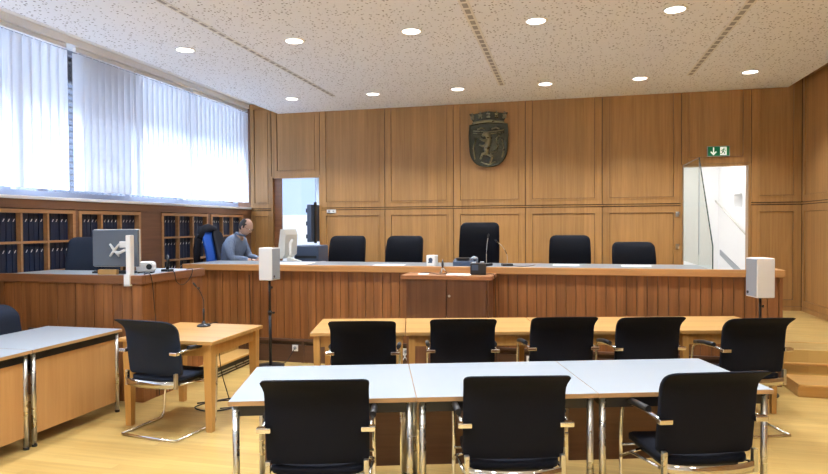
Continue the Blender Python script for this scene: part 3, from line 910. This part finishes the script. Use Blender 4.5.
# lowest chair: own shorter back
tall = exec_chair(1.315, .53, M['fabric'])
tall.location = (-1.165, 8.33, PL)
tag(tall, 'tall high-backed black presiding chair below the bronze emblem', 'chair')
dc = exec_chair(1.17, .52, M['fabric_blue'])
dc.location = (-4.98, 5.60, PL); dc.rotation_euler = (0, 0, R(25))
tag(dc, 'dark blue swivel chair behind the side desk left of the monitor', 'chair')

# clerk's blue chair and jacket
cc = empty('office_chair', (-4.84, 8.15, PL), 0, 'bright blue swivel chair the seated person uses, with a dark jacket over it', 'chair')
def bf(x, y, z):
    h = z/.66
    return Vector((-.20-.10*h+.03*math.sin(h*3.14)+y+.04*(x/.23)**2, x, .50+z))
MB().cushion(.42, .70, .06, .12, bf, 14, 14, .5).build('backrest', M['blue'], cc)
def sf(x, y, z): return Vector((z-.22, x, .45+y))
MB().cushion(.48, .46, .07, .09, sf, 12, 12, .5).build('seat', M['blue'], cc)
MB().cyl((0, 0), .03, .08, .42, 14).build('column', M['black_metal'], cc)
for k in range(5):
    a = R(72*k+18)
    MB().tube([(0, 0, .09), (math.cos(a)*.29, math.sin(a)*.29, .05)], [.025, .014], 8).ell((math.cos(a)*.29, math.sin(a)*.29, .028), .03, .03, .028, 10, 8).build('base_leg', M['black'], cc)
def jf(x, y, z):
    h = z/.66
    return Vector((-.265-.10*h+.02*math.sin(h*3.14)+y-.02*math.sin(x*22+z*5)+.03*(x/.23)**2, x, .44+z*1.12))
jk = MB().cushion(.24, .62, .05, .12, lambda x, y, z: Vector((-.135-.10*(z+.1)/.66+y-.015*math.sin(x*22+z*5)+.02*(x/.23)**2, x+.14, .60+z)), 18, 14, .4)
jk.tube([(-.285, -.23, 1.10), (-.30, -.15, 1.235), (-.30, 0, 1.255), (-.30, .15, 1.235), (-.285, .23, 1.10)], [.04, .06, .065, .06, .04], 12)
jk.tube([(-.33, .19, 1.19), (-.36, .24, .95), (-.34, .25, .70), (-.32, .24, .50)], [.05, .05, .045, .04], 10)
jk.tube([(-.32, -.20, 1.17), (-.34, -.23, .95), (-.33, -.23, .66)], [.05, .05, .045], 10)
jk.tube([(-.35, .10, 1.22), (-.37, .17, 1.0), (-.35, .20, .75)], [.05, .06, .05], 10)
jo = jk.build('jacket', M['jacket'], None, (-4.84, 8.15, PL))
tag(jo, 'dark jacket hung over the back of the bright blue chair', 'jacket')

# ------------------------------------------------------------------ the man
def skin_mesh(verts, edges, levels=2):
    me = bpy.data.meshes.new('tmp'); me.from_pydata([v[0] for v in verts], edges, [])
    o = bpy.data.objects.new('tmp', me); COL.objects.link(o)
    md = o.modifiers.new('s', 'SKIN'); md.use_smooth_shade = True
    for i, v in enumerate(verts):
        r = v[1]
        me.skin_vertices[0].data[i].radius = (r, r) if not isinstance(r, tuple) else r
    me.skin_vertices[0].data[0].use_root = True
    sb = o.modifiers.new('u', 'SUBSURF'); sb.levels = levels; sb.render_levels = levels
    dg = bpy.context.evaluated_depsgraph_get(); dg.update()
    out = bpy.data.meshes.new_from_object(o.evaluated_get(dg))
    bpy.data.objects.remove(o)
    for p in out.polygons: p.use_smooth = True
    return out

def man():
    e = empty('person', (-4.78, 8.15, PL), 0, 'balding person in blue-grey shirt and glasses seated looking down at the clerk desk', 'person')
    V = [((0, 0, .56), (.15, .12)), ((.01, 0, .74), (.145, .115)), ((.05, 0, .92), (.16, .125)), ((.09, 0, 1.04), (.13, .10)), ((.16, 0, 1.12), .058), ((.21, 0, 1.18), .056)]
    E = [(0, 1), (1, 2), (2, 3), (3, 4), (4, 5)]
    hands = []
    for s in (-1, 1):
        b = len(V)
        V += [((.09, s*.15, 1.03), .07), ((.13, s*.21, .93), .055), ((.17, s*.24, .81), .046), ((.30, s*.19, .80), .040), ((.42, s*.13, .795), .026)]
        E += [(3, b), (b, b+1), (b+1, b+2), (b+2, b+3), (b+3, b+4)]
        b2 = len(V)
        V += [((.04, s*.09, .53), .095), ((.25, s*.11, .54), .085), ((.44, s*.12, .52), .065), ((.42, s*.12, .30), .055), ((.40, s*.12, .10), .042), ((.50, s*.12, .04), .04), ((.60, s*.12, .035), .032)]
        E += [(0, b2)]+[(b2+i, b2+i+1) for i in range(6)]
    me = skin_mesh(V, E)
    bm = bmesh.new(); bm.from_mesh(me)
    # hands
    for s in (-1, 1):
        w = Vector((.42, s*.13, .795)); pal = Vector((.475, s*.115, .79))
        hv = [(tuple(w), .024), (tuple((w+pal)/2), (.030, .018)), (tuple(pal), (.036, .017))]
        he = [(0, 1), (1, 2)]
        hm = skin_mesh(hv, he, 2); bm.from_mesh(hm)
        for k in range(4):
            yo = (k-1.5)*.019
            ln = [.030, .036, .034, .026][k]
            f0 = pal+Vector((0.005, yo, .002))
            p1 = f0+Vector((ln, yo*.15, .010)); p2 = p1+Vector((ln*.75, yo*.1, -.006)); p3 = p2+Vector((ln*.5, 0, -.016))
            fm = skin_mesh([(tuple(f0), .009), (tuple(p1), .009), (tuple(p2), .008), (tuple(p3), .0065)], [(0, 1), (1, 2), (2, 3)], 1)
            bm.from_mesh(fm)
        t0 = w+Vector((.025, -s*.015, 0)); t1 = t0+Vector((.025, -s*.028, -.002)); t2 = t1+Vector((.028, -s*.008, -.006))
        fm = skin_mesh([(tuple(t0), .012), (tuple(t1), .0105), (tuple(t2), .008)], [(0, 1), (1, 2)], 1); bm.from_mesh(fm)
    # head, built facing +x then pitched down
    hm = bmesh.new()
    bmesh.ops.create_uvsphere(hm, u_segments=40, v_segments=28, radius=1)
    for v in hm.verts:
        x, y, z = v.co
        k = 1-.16*max(0, -z)**1.5                  # narrower towards the jaw
        X = x*.098*(1-.05*max(0, -z)); Y = y*.077*k; Z = z*.122
        if x > 0:
            X += .012*max(0, 1-((z+.78)/.3)**2)*max(0, 1-(y/.45)**2)          # chin
            X += .010*max(0, 1-((z-.16)/.16)**2)*max(0, 1-(y/.65)**2)         # brow
            X -= .012*max(0, 1-((z-.0)/.13)**2)*max(0, 1-((abs(y)-.32)/.2)**2)  # eye sockets
            nz = (z+.02)/-.30
            if 0 < nz < 1.15 and abs(y) < .24: X += (.006+.030*nz if nz < 1 else .036*(1.15-nz)/.15)*(1-abs(y)/.24)
            X += .006*max(0, 1-((z+.50)/.07)**2)*max(0, 1-(y/.34)**2)          # lips
        v.co = (X, Y, Z)
    for f in hm.faces: f.smooth = True
    tmp = bpy.data.meshes.new('t'); 
    for s in (-1, 1):
        r = bmesh.ops.create_uvsphere(hm, u_segments=12, v_segments=8, radius=1, matrix=Matrix.Translation((-.005, s*.078, -.008)) @ Matrix.Rotation(R(-s*20), 4, 'Z') @ Matrix.Diagonal((.019, .008, .032, 1)))
        for v in r['verts']:
            for f in v.link_faces: f.smooth = True
    T = Matrix.Translation((.262, 0, 1.272)) @ Matrix.Rotation(R(28), 4, 'Y')
    bmesh.ops.transform(hm, matrix=T, verts=hm.verts); hm.to_mesh(tmp); hm.free(); bm.from_mesh(tmp)
    me2 = bpy.data.meshes.new('body'); bm.to_mesh(me2); bm.free(); me2.materials.clear(); me2.materials.append(M['skin'])
    for p in me2.polygons: p.use_smooth = True; p.material_index = 0
    bo = bpy.data.objects.new('body', me2); COL.objects.link(bo); bo.parent = e
    def cloth(name, VV, EE, mat, lv=2):
        me = skin_mesh(VV, EE, lv); me.materials.clear(); me.materials.append(mat)
        for p in me.polygons: p.material_index = 0
        o = bpy.data.objects.new(name, me); COL.objects.link(o); o.parent = e; return o
    SV = [((0, 0, .57), (.175, .145)), ((.01, 0, .74), (.172, .142)), ((.05, 0, .93), (.20, .16)), ((.09, 0, 1.06), (.165, .125)), ((.155, 0, 1.135), .074)]
    SE = [(0, 1), (1, 2), (2, 3), (3, 4)]
    for s in (-1, 1):
        b = len(SV)
        SV += [((.09, s*.165, 1.045), .095), ((.13, s*.22, .93), .074), ((.17, s*.25, .82), .064), ((.29, s*.195, .81), .055), ((.385, s*.145, .80), .040)]
        SE += [(3, b), (b, b+1), (b+1, b+2), (b+2, b+3), (b+3, b+4)]
    sh = cloth('shirt', SV, SE, M['shirt'])
    # collar
    c_ = MB(); pr = []
    for k in range(21):
        a = 2*math.pi*k/20+.0
        pr.append(Vector((.182+.066*math.cos(a), .068*math.sin(a), 1.165+.022*(-math.cos(a)))))
    c_.tube(pr[:-1], .016, 8, closed=True); c_.build('collar', M['shirt'], sh)
    TV = [((0, 0, .54), (.17, .12))]; TE = []
    for s in (-1, 1):
        b = len(TV)
        TV += [((.06, s*.09, .53), .11), ((.25, s*.11, .54), .10), ((.44, s*.12, .52), .08), ((.42, s*.12, .30), .07), ((.40, s*.12, .12), .062)]
        TE += [(0, b)]+[(b+i, b+i+1) for i in range(4)]
    cloth('trousers', TV, TE, M['trousers'])
    for s in (-1, 1):
        MB().ell((.51, s*.12, .04), .13, .05, .04).build('shoe', M['black'], e)
    # hair: shell on the back and sides
    hb = bmesh.new(); bmesh.ops.create_uvsphere(hb, u_segments=40, v_segments=28, radius=1)
    kill = []
    for v in hb.verts:
        x, y, z = v.co
        lim = x < (.30 if abs(y) > .55 and z > -.15 else -.02) and z > -.50 and not (z > .80 and x > -.35)
        if z > .45 and x > .05: lim = False
        if not lim: kill.append(v)
        n = 1+.02*math.sin(x*30)*math.sin(z*27+y*20)
        k = 1-.16*max(0, -z)**1.5
        v.co = (x*.106*n, y*.085*k*n, z*.130*n)
    bmesh.ops.delete(hb, geom=kill, context='VERTS')
    bmesh.ops.solidify(hb, geom=hb.faces[:], thickness=.008)
    for f in hb.faces: f.smooth = True
    bmesh.ops.transform(hb, matrix=T, verts=hb.verts)
    hme = bpy.data.meshes.new('hair'); hb.to_mesh(hme); hb.free(); hme.materials.append(M['hair'])
    ho = bpy.data.objects.new('hair', hme); COL.objects.link(ho); ho.parent = e
    # eyes, brows, glasses
    g = MB()
    def tp(p): return T @ Vector(p)
    for s in (-1, 1):
        ring = [tp((.108, s*.034+.024*math.cos(a), .0+.017*math.sin(a))) for a in [2*math.pi*k/16 for k in range(16)]]
        g.tube(ring, .0016, 6, closed=True)
        g.tube([tp((.106, s*.058, .004)), tp((.06, s*.080, .006)), tp((-.005, s*.086, .004))], .0018, 6)
    g.tube([tp((.110, -.010, .003)), tp((.114, 0, .007)), tp((.110, .010, .003))], .0016, 6)
    g.build('glasses', M['black_metal'], e)
    ey = MB()
    for s in (-1, 1): ey.ell(tp((.083, s*.031, 0)), .009, .010, .007, 12, 8)
    ey.build('eyes', M['white_plastic'], e)
    return e
man()

# clerk desk items
cm = empty('computer_monitor', (-3.86, 8.12, PL+.755), 0, 'pale beige flat computer monitor on the clerk desk facing the seated person', 'monitor')
MB().box(-.10, .10, -.12, .12, 0, .018, .006).build('stand_base', M['beige_plastic'], cm)
MB().box(.01, .05, -.03, .03, .018, .2, .006).build('stand_neck', M['beige_plastic'], cm)
c_ = MB().prism([(-.055, .07), (.0, .48), (.05, .48), (.075, .40), (.06, .12), (.0, .07)], lambda u, v, w: (u, -.20+w, v), .40)
c_.build('case', M['beige_plastic'], cm)
MB().prism([(-.058, .09), (-.006, .465), (-.004, .465), (-.054, .09)], lambda u, v, w: (u, -.18+w, v), .36).build('screen', M['screen_dark'], cm)
ph = empty('telephone', (-3.62, 7.86, PL+.755), R(20), 'light telephone with raised handset right of the beige monitor', 'telephone')
MB().prism([(-.09, 0), (.09, 0), (.09, .04), (-.09, .10)], lambda u, v, w: (u, -.08+w, v), .16).build('body', M['beige_plastic'], ph)
MB().tube(bez([(-.05, -.06, .12), (-.055, -.02, .22), (-.055, .02, .28), (-.03, .05, .33)], 5), .022, 10).build('handset', M['beige_plastic'], ph)
kc = empty('keyboard', (-4.10, 8.12, PL+.755), R(90), 'black keyboard under the hands of the seated person', 'keyboard')
MB().box(-.21, .21, -.07, .07, 0, .02, .004).build('case', M['black'], kc)
k_ = MB()
for i in range(14):
    for j in range(5): k_.box(-.197+i*.028, -.174+i*.028, -.058+j*.024, -.038+j*.024, .02, .025)
k_.build('keys', M['black_metal'], kc)
pr_ = empty('printer', (-3.72, 8.52, PL+.0), 0, 'dark blue-grey box-shaped office machine in front of the left doorway', 'office machine')
MB().box(-.20, .19, -.04, .36, .45, .99, .02).build('body', M['bluegrey'], pr_)
MB().box(-.17, .16, -.048, -.038, .80, .84, .003).build('paper_slot', M['black'], pr_)
MB().box(-.17, .16, 0, .32, 0, .45).build('pedestal', M['grey_plastic'], pr_)
def sheet(name, x, y, z, w, d, rz, label, n=1, cat='paper', group=None):
    m_ = MB(); m_.box(-w/2, w/2, -d/2, d/2, 0, .003*n, .0005)
    o = m_.build(name, M['paper'], None, (x, y, z)); o.rotation_euler = (0, 0, R(rz)); tag(o, label, cat, group)
    return o
sheet('paper', -2.05, 7.10, 1.18, .36, .24, 4, 'white paper sheet on the bench left of the white cube', 2, group='papers on the bench')
sheet('paper', .0, 7.42, 1.18, .30, .22, 0, 'white paper sheet on the bench before the chair right of centre', 2, group='papers on the bench')
sheet('paper', .77, 7.38, 1.18, .32, .22, -4, 'white paper sheet on the bench before the rightmost chair', 2, group='papers on the bench')
sheet('paper', -3.35, 7.20, 1.18, .50, .30, 4, 'large white paper sheets on the bench left of the leftmost judges chair', 3, group='papers on the bench')
sheet('paper', -1.53, 6.66, 1.118, .12, .14, 10, 'small white note on the walnut cabinet top, left side', 1, group='papers on the cabinet')
sheet('paper', -1.12, 6.62, 1.118, .26, .16, -6, 'white paper sheet on the cabinet top beside the black phone unit', 2, group='papers on the cabinet')
sheet('paper', -4.33, 7.93, PL+.755, .2, .28, 10, 'white paper sheet beside the keyboard on the clerk desk', 2)

# white cube, devices on the bench
cu = empty('desk_block', (-1.53, 7.12, 1.18), R(-10), 'white cube-shaped desk block with a dark round mark on the bench', 'desk block')
MB().box(-.055, .055, -.05, .05, 0, .125, .005).build('block', M['white_plastic'], cu)
MB().tube([(0, -.05, .07), (0, -.053, .07)], .026, 20).box(-.03, .02, -.0525, -.05, .035, .05).build('round_mark', M['bluegrey'], cu)
dvc = empty('recording_unit', (-1.13, 7.20, 1.18), 0, 'flat dark control unit with papers on the bench, left of the tall microphone', 'electronic unit')
MB().prism([(-.09, 0), (.09, 0), (.09, .085), (-.09, .05)], lambda u, v, w: (-.15+w, u, v), .27).build('case', M['bluegrey'], dvc)
MB().box(-.12, .04, -.06, .06, .078, .09).build('panel', M['black'], dvc)
MB().ell((.09, -.01, .09), .04, .04, .02).build('dial', M['grey_plastic'], dvc)
bp_ = empty('phone_unit', (-.925, 6.68, 1.118), R(8), 'black box-shaped conference unit on the right of the cabinet top', 'electronic unit')
MB().box(-.085, .085, -.06, .06, 0, .125, .008).build('case', M['black'], bp_)
MB().box(-.07, .0, -.062, -.058, .05, .11).build('display', M['bluegrey'], bp_)
MB().box(.02, .065, -.055, .045, .125, .14, .004).box(-.07, -.025, -.055, .045, .125, .135, .004).build('buttons', M['grey_plastic'], bp_)
fg = empty('table_stand', (-1.33, 6.74, 1.118), 0, 'small metal table stand with dark pointed tip on the cabinet top', 'table stand')
for k in range(3):
    a = R(120*k+20)
    MB().tube([(0, 0, .07), (math.cos(a)*.05, math.sin(a)*.05, .004)], .006, 8).build('leg', M['steel'], fg)
MB().tube([(0, 0, .06), (0, 0, .11), (0, 0, .16)], [.01, .014, .004], 10).build('stem', M['black'], fg)
cable('cable', [(-.84, 6.70, 1.125), (-.78, 6.66, 1.13), (-.742, 6.62, 1.11), (-.738, 6.66, .95), (-.738, 6.72, .5), (-.74, 6.74, .02)], 'dark cable running down the right side of the walnut cabinet')
cable('cable', [(-1.28, 6.72, 1.124), (-1.36, 6.60, 1.123), (-1.48, 6.78, 1.123), (-1.58, 6.72, 1.123)], 'thin dark cable lying on the cabinet top')
cable('cable', [(-.60, 7.18, 1.186), (-.50, 7.12, 1.184), (-.40, 7.2, 1.184), (-.35, 7.4, 1.184)], 'thin dark cable behind the bench microphones')
cable('cable', [(-3.78, 6.885, 1.06), (-3.78, 6.90, .8), (-3.76, 6.89, .4), (-3.66, 6.85, .012), (-3.5, 6.8, .012)], 'dark cable hanging down the bench behind the left loudspeaker')
cable('cable', [(-3.35, 5.1, .006), (-3.1, 5.25, .006), (-2.95, 5.05, .006), (-3.1, 4.9, .006), (-3.3, 5.0, .006), (-3.15, 5.3, .006), (-2.9, 5.35, .006), (-2.85, 5.15, .006), (-3.05, 5.0, .006)], 'tangled black cable on the floor under the witness table', r=.006)
cable('cable', [(-3.24, 5.11, .745), (-3.2, 5.225, .742), (-3.2, 5.235, .6), (-3.18, 5.24, .3), (-3.1, 5.25, .01)], 'black cable falling from the witness microphone to the floor')

# outlets
def outlet(loc, label, n=1, rz=0, name='wall_socket', group='white sockets on the bench plinth'):
    e = empty(name, loc, rz, label, 'socket', group)
    for k in range(n):
        x = (k-(n-1)/2)*.075
        p = MB().box(x-.038, x+.038, -.010, 0, -.038, .038, .003).build('plate', M['white_plastic'], e)
        MB().tube([(x, -.0105, 0), (x, -.0115, 0)], .021, 20).build('socket_well', M['grey_plastic'], p)
        MB().tube([(x-.009, -.0118, 0), (x-.009, -.0122, 0)], .003, 8).tube([(x+.009, -.0118, 0), (x+.009, -.0122, 0)], .003, 8).build('holes', M['black'], p)
outlet((-3.195, BY+.009, .175), 'white wall socket on the bench plinth right of the left speaker stand')
outlet((-1.84, BY+.009, .19), 'white double socket on the bench plinth beneath the first oak table joint', 2)
outlet((-.387, BY+.009, .165), 'white wall socket on the bench plinth by the middle armchair')
cable('cable', [(-1.80, BY-.003, .17), (-1.83, BY-.06, .10), (-1.90, BY-.06, .03), (-2.0, BY-.08, .006)], 'white cable dropping from the double socket under the oak tables', 'white_plastic', .006)
cable('cable', [(-1.86, BY-.003, .18), (-1.80, BY-.05, .14), (-1.76, BY-.05, .06), (-1.74, BY-.08, .006)], 'second white cable below the double socket, leaning right', 'white_plastic', .006)
cable('cable', [(-3.2, BY-.003, .17), (-3.24, BY-.05, .08), (-3.30, 6.86, .006), (-3.40, 6.86, .006)], 'thin cable from the left plinth socket to the speaker stand')
sw = empty('light_switch', (-3.945, YB-.022, 1.905), 0, 'white double light switch on the panelling right of the left doorway', 'light switch')
MB().box(-.085, .085, -.012, 0, -.03, .03, .003).build('plate', M['white_plastic'], sw)
MB().box(-.06, -.02, -.017, -.012, -.018, .018, .002).build('rocker', M['grey_plastic'], sw)
MB().box(.025, .055, -.017, -.012, -.012, .012, .002).build('rocker', M['grey_plastic'], sw)
for z, lab in ((1.80, 'upper small metal hinge plate left of the exit doorway'), (1.31, 'lower small metal hinge plate left of the exit doorway')):
    hg = empty('hinge_plate', (1.645, YB-.022, z), 0, lab, 'hinge', 'hinge plates left of the exit')
    MB().box(-.025, .025, -.012, 0, -.04, .04, .003).build('plate', M['steel'], hg)
    MB().tube([(.02, -.014, -.04), (.02, -.014, .04)], .006, 8).build('pin', M['chrome'], hg)

# ------------------------------------------------------------------ emblem
em = empty('wall_emblem', (-1.215, YB-.03, 2.60), 0, 'dark bronze shield-shaped coat of arms with crown on the back wall', 'coat of arms')
sp = []
for k in range(25):
    t = k/24; a = math.pi*t
    # lower half: u-shape
    sp.append((.30*math.cos(a)*1.0, .30-.30*math.sin(a)**.85))
shield = [(.30, .67), (.15, .70), (0, .71), (-.15, .70), (-.30, .67), (-.31, .5)] + [(-.30*math.cos(math.pi*t/16)**.8 if t < 8 else .30*abs(math.cos(math.pi*t/16))**.8, .32-.32*math.sin(math.pi*t/16)**.9) for t in range(0, 17)] + [(.31, .5)]
MB().prism(shield, lambda u, v, w: (u, -w, v), .05).build('shield', M['bronze'], em)
rim = [(u, -.052, v) for u, v in shield]
MB().tube([Vector(p) for p in rim], .014, 8, closed=True).build('shield_rim', M['bronze'], em)
L_ = MB()
def rl(pts, r): L_.tube([(u, -.055, v) for u, v in pts], r, 8)
rl([(-.02, .18), (-.03, .28), (.0, .38), (.02, .46)], [.03, .045, .055, .04])
rl([(.02, .44), (-.02, .52), (-.07, .52), (-.10, .49)], [.045, .045, .035, .015])
rl([(.0, .42), (-.08, .42), (-.14, .46)], [.03, .02, .015]); rl([(.0, .36), (-.09, .33), (-.15, .36)], [.03, .02, .015])
rl([(-.02, .22), (-.10, .20), (-.13, .12)], [.035, .022, .015]); rl([(.0, .2), (.06, .14), (.02, .06)], [.04, .026, .016])
rl([(.02, .22), (.12, .24), (.16, .34), (.13, .44), (.18, .50)], [.012, .013, .012, .014, .02])
for v in (.58, .545): rl([(-.25, v), (0, v-.025), (.25, v)], .009)
rl([(-.22, .12), (-.24, .30), (-.20, .46)], .012); rl([(.22, .14), (.25, .30), (.22, .44)], .012); rl([(-.18, .60), (-.12, .625), (-.05, .60)], .014); rl([(.05, .60), (.12, .625), (.18, .60)], .014); rl([(-.12, .07), (0, .03), (.12, .07)], .012)
L_.build('relief_figure', M['bronze_hi'], em)
cb = MB(); pts = []
for k in range(9): pts.append((-.255+.51*k/8, -.05-.02*math.sin(math.pi*k/8), .70+.03*math.sin(math.pi*k/8)))
cb.tube([Vector(p) for p in pts], .022, 8); cb.build('crown_band', M['bronze_hi'], em)
cr = MB()
cr.prism([(-.24, .71), (-.31, .86), (-.25, .85), (-.18, .86), (-.09, .875), (0, .89), (.09, .875), (.18, .86), (.25, .85), (.31, .86), (.24, .71), (.12, .735), (0, .745), (-.12, .735)], lambda u, v, w: (u, -w-.015, v), .03)
cr.build('crown', M['bronze'], em)
for k in range(5):
    u = -.26+.13*k; v = .80+.022*math.sin(math.pi*k/4)
    f_ = MB()
    for d in range(4):
        a = R(90*d+45); f_.ell((u+.022*math.cos(a), -.052, v+.026*math.sin(a)), .019, .012, .022, 10, 8)
    f_.ell((u, -.058, v), .014, .012, .014, 10, 8).ell((u, -.045, v+.06), .016, .014, .016, 10, 8)
    f_.build('crown_leaf', M['bronze_hi'], em)

# exit sign
ex = empty('exit_sign', (2.205, YB-.032, 2.655), 0, 'green exit sign with white down arrow and running figure above the right doorway', 'exit sign')
MB().box(-.155, .155, -.035, 0, 0, .155, .004).build('sign_case', M['grey_plastic'], ex)
MB().box(-.145, .145, -.038, -.035, .010, .145).build('sign_face', M['green'], ex)
ar = MB()
fn = lambda u, v, w: (u, -.038-w, v)
ar.prism([(-.078, .135), (-.062, .135), (-.062, .045), (-.078, .045)], fn, .002)
ar.prism([(-.070, .018), (-.115, .065), (-.103, .077), (-.070, .044)], fn, .002); ar.prism([(-.070, .018), (-.070, .044), (-.037, .077), (-.025, .065)], fn, .002)
ar.build('arrow', M['sign_white'], ex)
MB().prism([(.022, .018), (.022, .138), (.108, .138), (.108, .018)], fn, .0015).build('door_symbol', M['sign_white'], ex)
rm = MB()
def gl_(pts, r=.006): rm.tube([(u, -.041, v) for u, v in pts], r, 6)
rm.ell((.072, -.041, .118), .010, .004, .011, 10, 8)
gl_([(.066, .104), (.056, .072)], .009); gl_([(.064, .098), (.085, .092), (.093, .077)]); gl_([(.062, .100), (.042, .094), (.034, .078)])
gl_([(.057, .072), (.077, .060), (.078, .034)], .007); gl_([(.056, .072), (.050, .048), (.026, .040)], .007)
rm.build('running_figure', M['green'], ex)

# ------------------------------------------------------------------ rooms behind the doorways
D = YB+.12
s_ = MB().box(1.2, 4.3, D, 13.2, PL-.1, PL)
struct(s_.build('floor_corridor', M['white']))
w_ = MB().box(1.1, 1.2, D, 13.2, PL-.1, 3.3).box(4.3, 4.4, D, 13.2, PL-.1, 3.3).box(1.1, 4.4, 13.2, 13.3, PL-.1, 3.3).box(1.1, 4.4, D, 13.3, 3.2, 3.3)
# side wall close on the right, with window niche
w_.box(2.90, 3.15, D, 11.50, PL, 3.2).box(2.90, 3.15, 12.05, 13.2, PL, 3.2).box(2.90, 3.15, 11.50, 12.05, PL, 1.93).box(2.90, 3.15, 11.5, 12.05, 2.17, 3.2).box(3.12, 3.15, 11.5, 12.05, 1.9, 2.2)
struct(w_.build('wall_corridor', M['white']))
hr = empty('handrail', (2.83, 11.5, PL), 0, 'pale handrail sloping down the white stairwell wall beyond the right doorway', 'handrail')
MB().tube([(0, 1.6, 1.72), (0, -.9, .98)], .015, 12).build('rail', M['beige_plastic'], hr)
MB().tube([(0, .9, 1.49), (.07, .9, 1.45)], .008, 8).build('bracket', M['steel'], hr)
MB().tube([(0, -.2, 1.17), (.07, -.2, 1.13)], .008, 8).build('bracket', M['steel'], hr)
struct(MB().prism([(13.0, 1.05), (13.0, 1.15), (10.6, .68), (10.6, .56)], lambda u, v, w: (2.885+w, u, v), .015).build('trim_5', M['grey_plastic']))
# left back room
w2 = MB().box(-7.0, -6.9, D, 12.9, PL-.1, 3.3).box(-3.2, -3.1, D, 12.9, PL-.1, 3.3).box(-7.0, -3.1, D, 12.9, 3.2, 3.3)
w2.box(-6.9, -3.2, 12.8, 12.9, PL, 1.85).box(-6.9, -3.2, 12.8, 12.9, 3.0, 3.2).box(-6.9, -6.6, 12.8, 12.9, 1.85, 3.0).box(-5.3, -3.2, 12.8, 12.9, 1.85, 3.0)
struct(w2.build('wall_backroom', M['white']))
struct(MB().box(-7.0, -3.1, D, 12.9, PL-.1, PL).build('floor_backroom', M['grey_plastic']))
wn_ = struct(empty('window_20', (-5.95, 12.83, 1.85)))
MB().box(-.65, -.60, -.03, .03, 0, 1.15).box(.60, .65, -.03, .03, 0, 1.15).box(-.6, .6, -.03, .03, 0, .05).box(-.6, .6, -.03, .03, 1.1, 1.15).build('window_frame', M['white'], wn_)
MB().box(-.6, .6, 0, .006, .05, 1.1).build('window_pane', M['pane'], wn_)
cu_ = MB()
n = 60
gr = []
for k in range(n+1):
    u = k/n
    gr.append([cu_.bm.verts.new((-5.35+.75*u, 12.70+.03*math.sin(u*38), z)) for z in (PL+.05, 3.05)])
for k in range(n):
    f = cu_.bm.faces.new((gr[k][0], gr[k+1][0], gr[k+1][1], gr[k][1])); f.smooth = True
bmesh.ops.solidify(cu_.bm, geom=cu_.bm.faces[:], thickness=.003)
tag(cu_.build('curtain', M['blind']), 'pale folded curtain beside the bright window beyond the left doorway', 'curtain')
struct(MB().box(-5.05, -4.905, YB+.02, YB+.06, PL, 2.50, .003).build('door_1', M['cap_dark']))
# wall screen seen edge-on
tv = empty('wall_screen', (-4.19, 9.98, 1.36), 0, 'dark flat screen seen nearly edge-on at the right side of the left doorway', 'screen')
MB().box(-.075, .0, -.22, .22, .02, .66, .01).build('screen_case', M['bluegrey'], tv)
MB().box(-.082, -.075, -.20, .20, .04, .64).build('screen_glass', M['screen_dark'], tv)
b_ = MB().box(.0, .03, -.10, -.04, .0, .70, .003).build('wall_bracket', M['black'], tv)
for z in (.08, .30, .52): MB().box(-.105, -.08, -.20, -.15, z, z+.07, .004).build('side_clip', M['black'], tv)

# outside: ground and an unseen slab added to shade the upper blinds
struct(MB().box(-30, XL-.40, -25, 30, -1.2, -1.0).build('ground_outside', plain('pale_ground', (.75, .76, .78), .9)))
struct(MB().box(XL-1.45, XL-.40, -4, 12, 3.80, 4.0).build('blind_shading_slab', M['white']))

# ------------------------------------------------------------------ lights
W = bpy.data.worlds.new('sky'); SC.world = W; W.use_nodes = True
bg = W.node_tree.nodes['Background']
bg.inputs['Color'].default_value = (.48, .64, 1, 1); bg.inputs['Strength'].default_value = 1.2
def light(name, typ, loc, rot, energy, col, **kw):
    l = bpy.data.lights.new(name, typ); l.energy = energy; l.color = col
    for k, v in kw.items(): setattr(l, k, v)
    o = bpy.data.objects.new(name, l); COL.objects.link(o); o.location = loc; o.rotation_euler = rot
    return o
# hazy sun coming in from the left
sun = light('sun', 'SUN', (-10, 5, 8), (0, 0, 0), 27, (.70, .83, 1), angle=R(26))
sun.rotation_euler = Vector((1, .12, -.80)).to_track_quat('-Z', 'Y').to_euler()
light('corridor_lamp', 'AREA', (2.1, 11.6, 3.15), (0, 0, 0), 27, (1, .99, .97), shape='RECTANGLE', size=1.0, size_y=1.5)
light('backroom_lamp', 'AREA', (-5.0, 11.5, 3.15), (0, 0, 0), 45, (.85, .92, 1), shape='RECTANGLE', size=1.0, size_y=1.0)

# ------------------------------------------------------------------ camera
F = 618.6
yaw, pit, rol, H = R(13.8), R(-1.11), R(.32), 1.66
f = Vector((-math.sin(yaw)*math.cos(pit), math.cos(yaw)*math.cos(pit), math.sin(pit)))
r0 = Vector((math.cos(yaw), math.sin(yaw), 0)); u0 = r0.cross(f)
r = r0*math.cos(rol)-u0*math.sin(rol); u = u0*math.cos(rol)+r0*math.sin(rol)
cd = bpy.data.cameras.new('camera'); co = bpy.data.objects.new('camera', cd); COL.objects.link(co)
m = Matrix((r, u, -f)).transposed().to_4x4(); m.translation = (0, 0, H)
co.matrix_world = m
cd.sensor_width = 36; cd.lens = F*36/828
cd.clip_start = .05
SC.camera = co
SC.view_settings.view_transform = 'Standard'; SC.view_settings.look = 'None'; SC.view_settings.gamma = 1
SC.view_settings.exposure = 0.30
SC.view_settings.use_curve_mapping = False
SC.cycles.use_denoising = True
SC.cycles.max_bounces = 10; SC.cycles.diffuse_bounces = 6; SC.cycles.transparent_max_bounces = 16
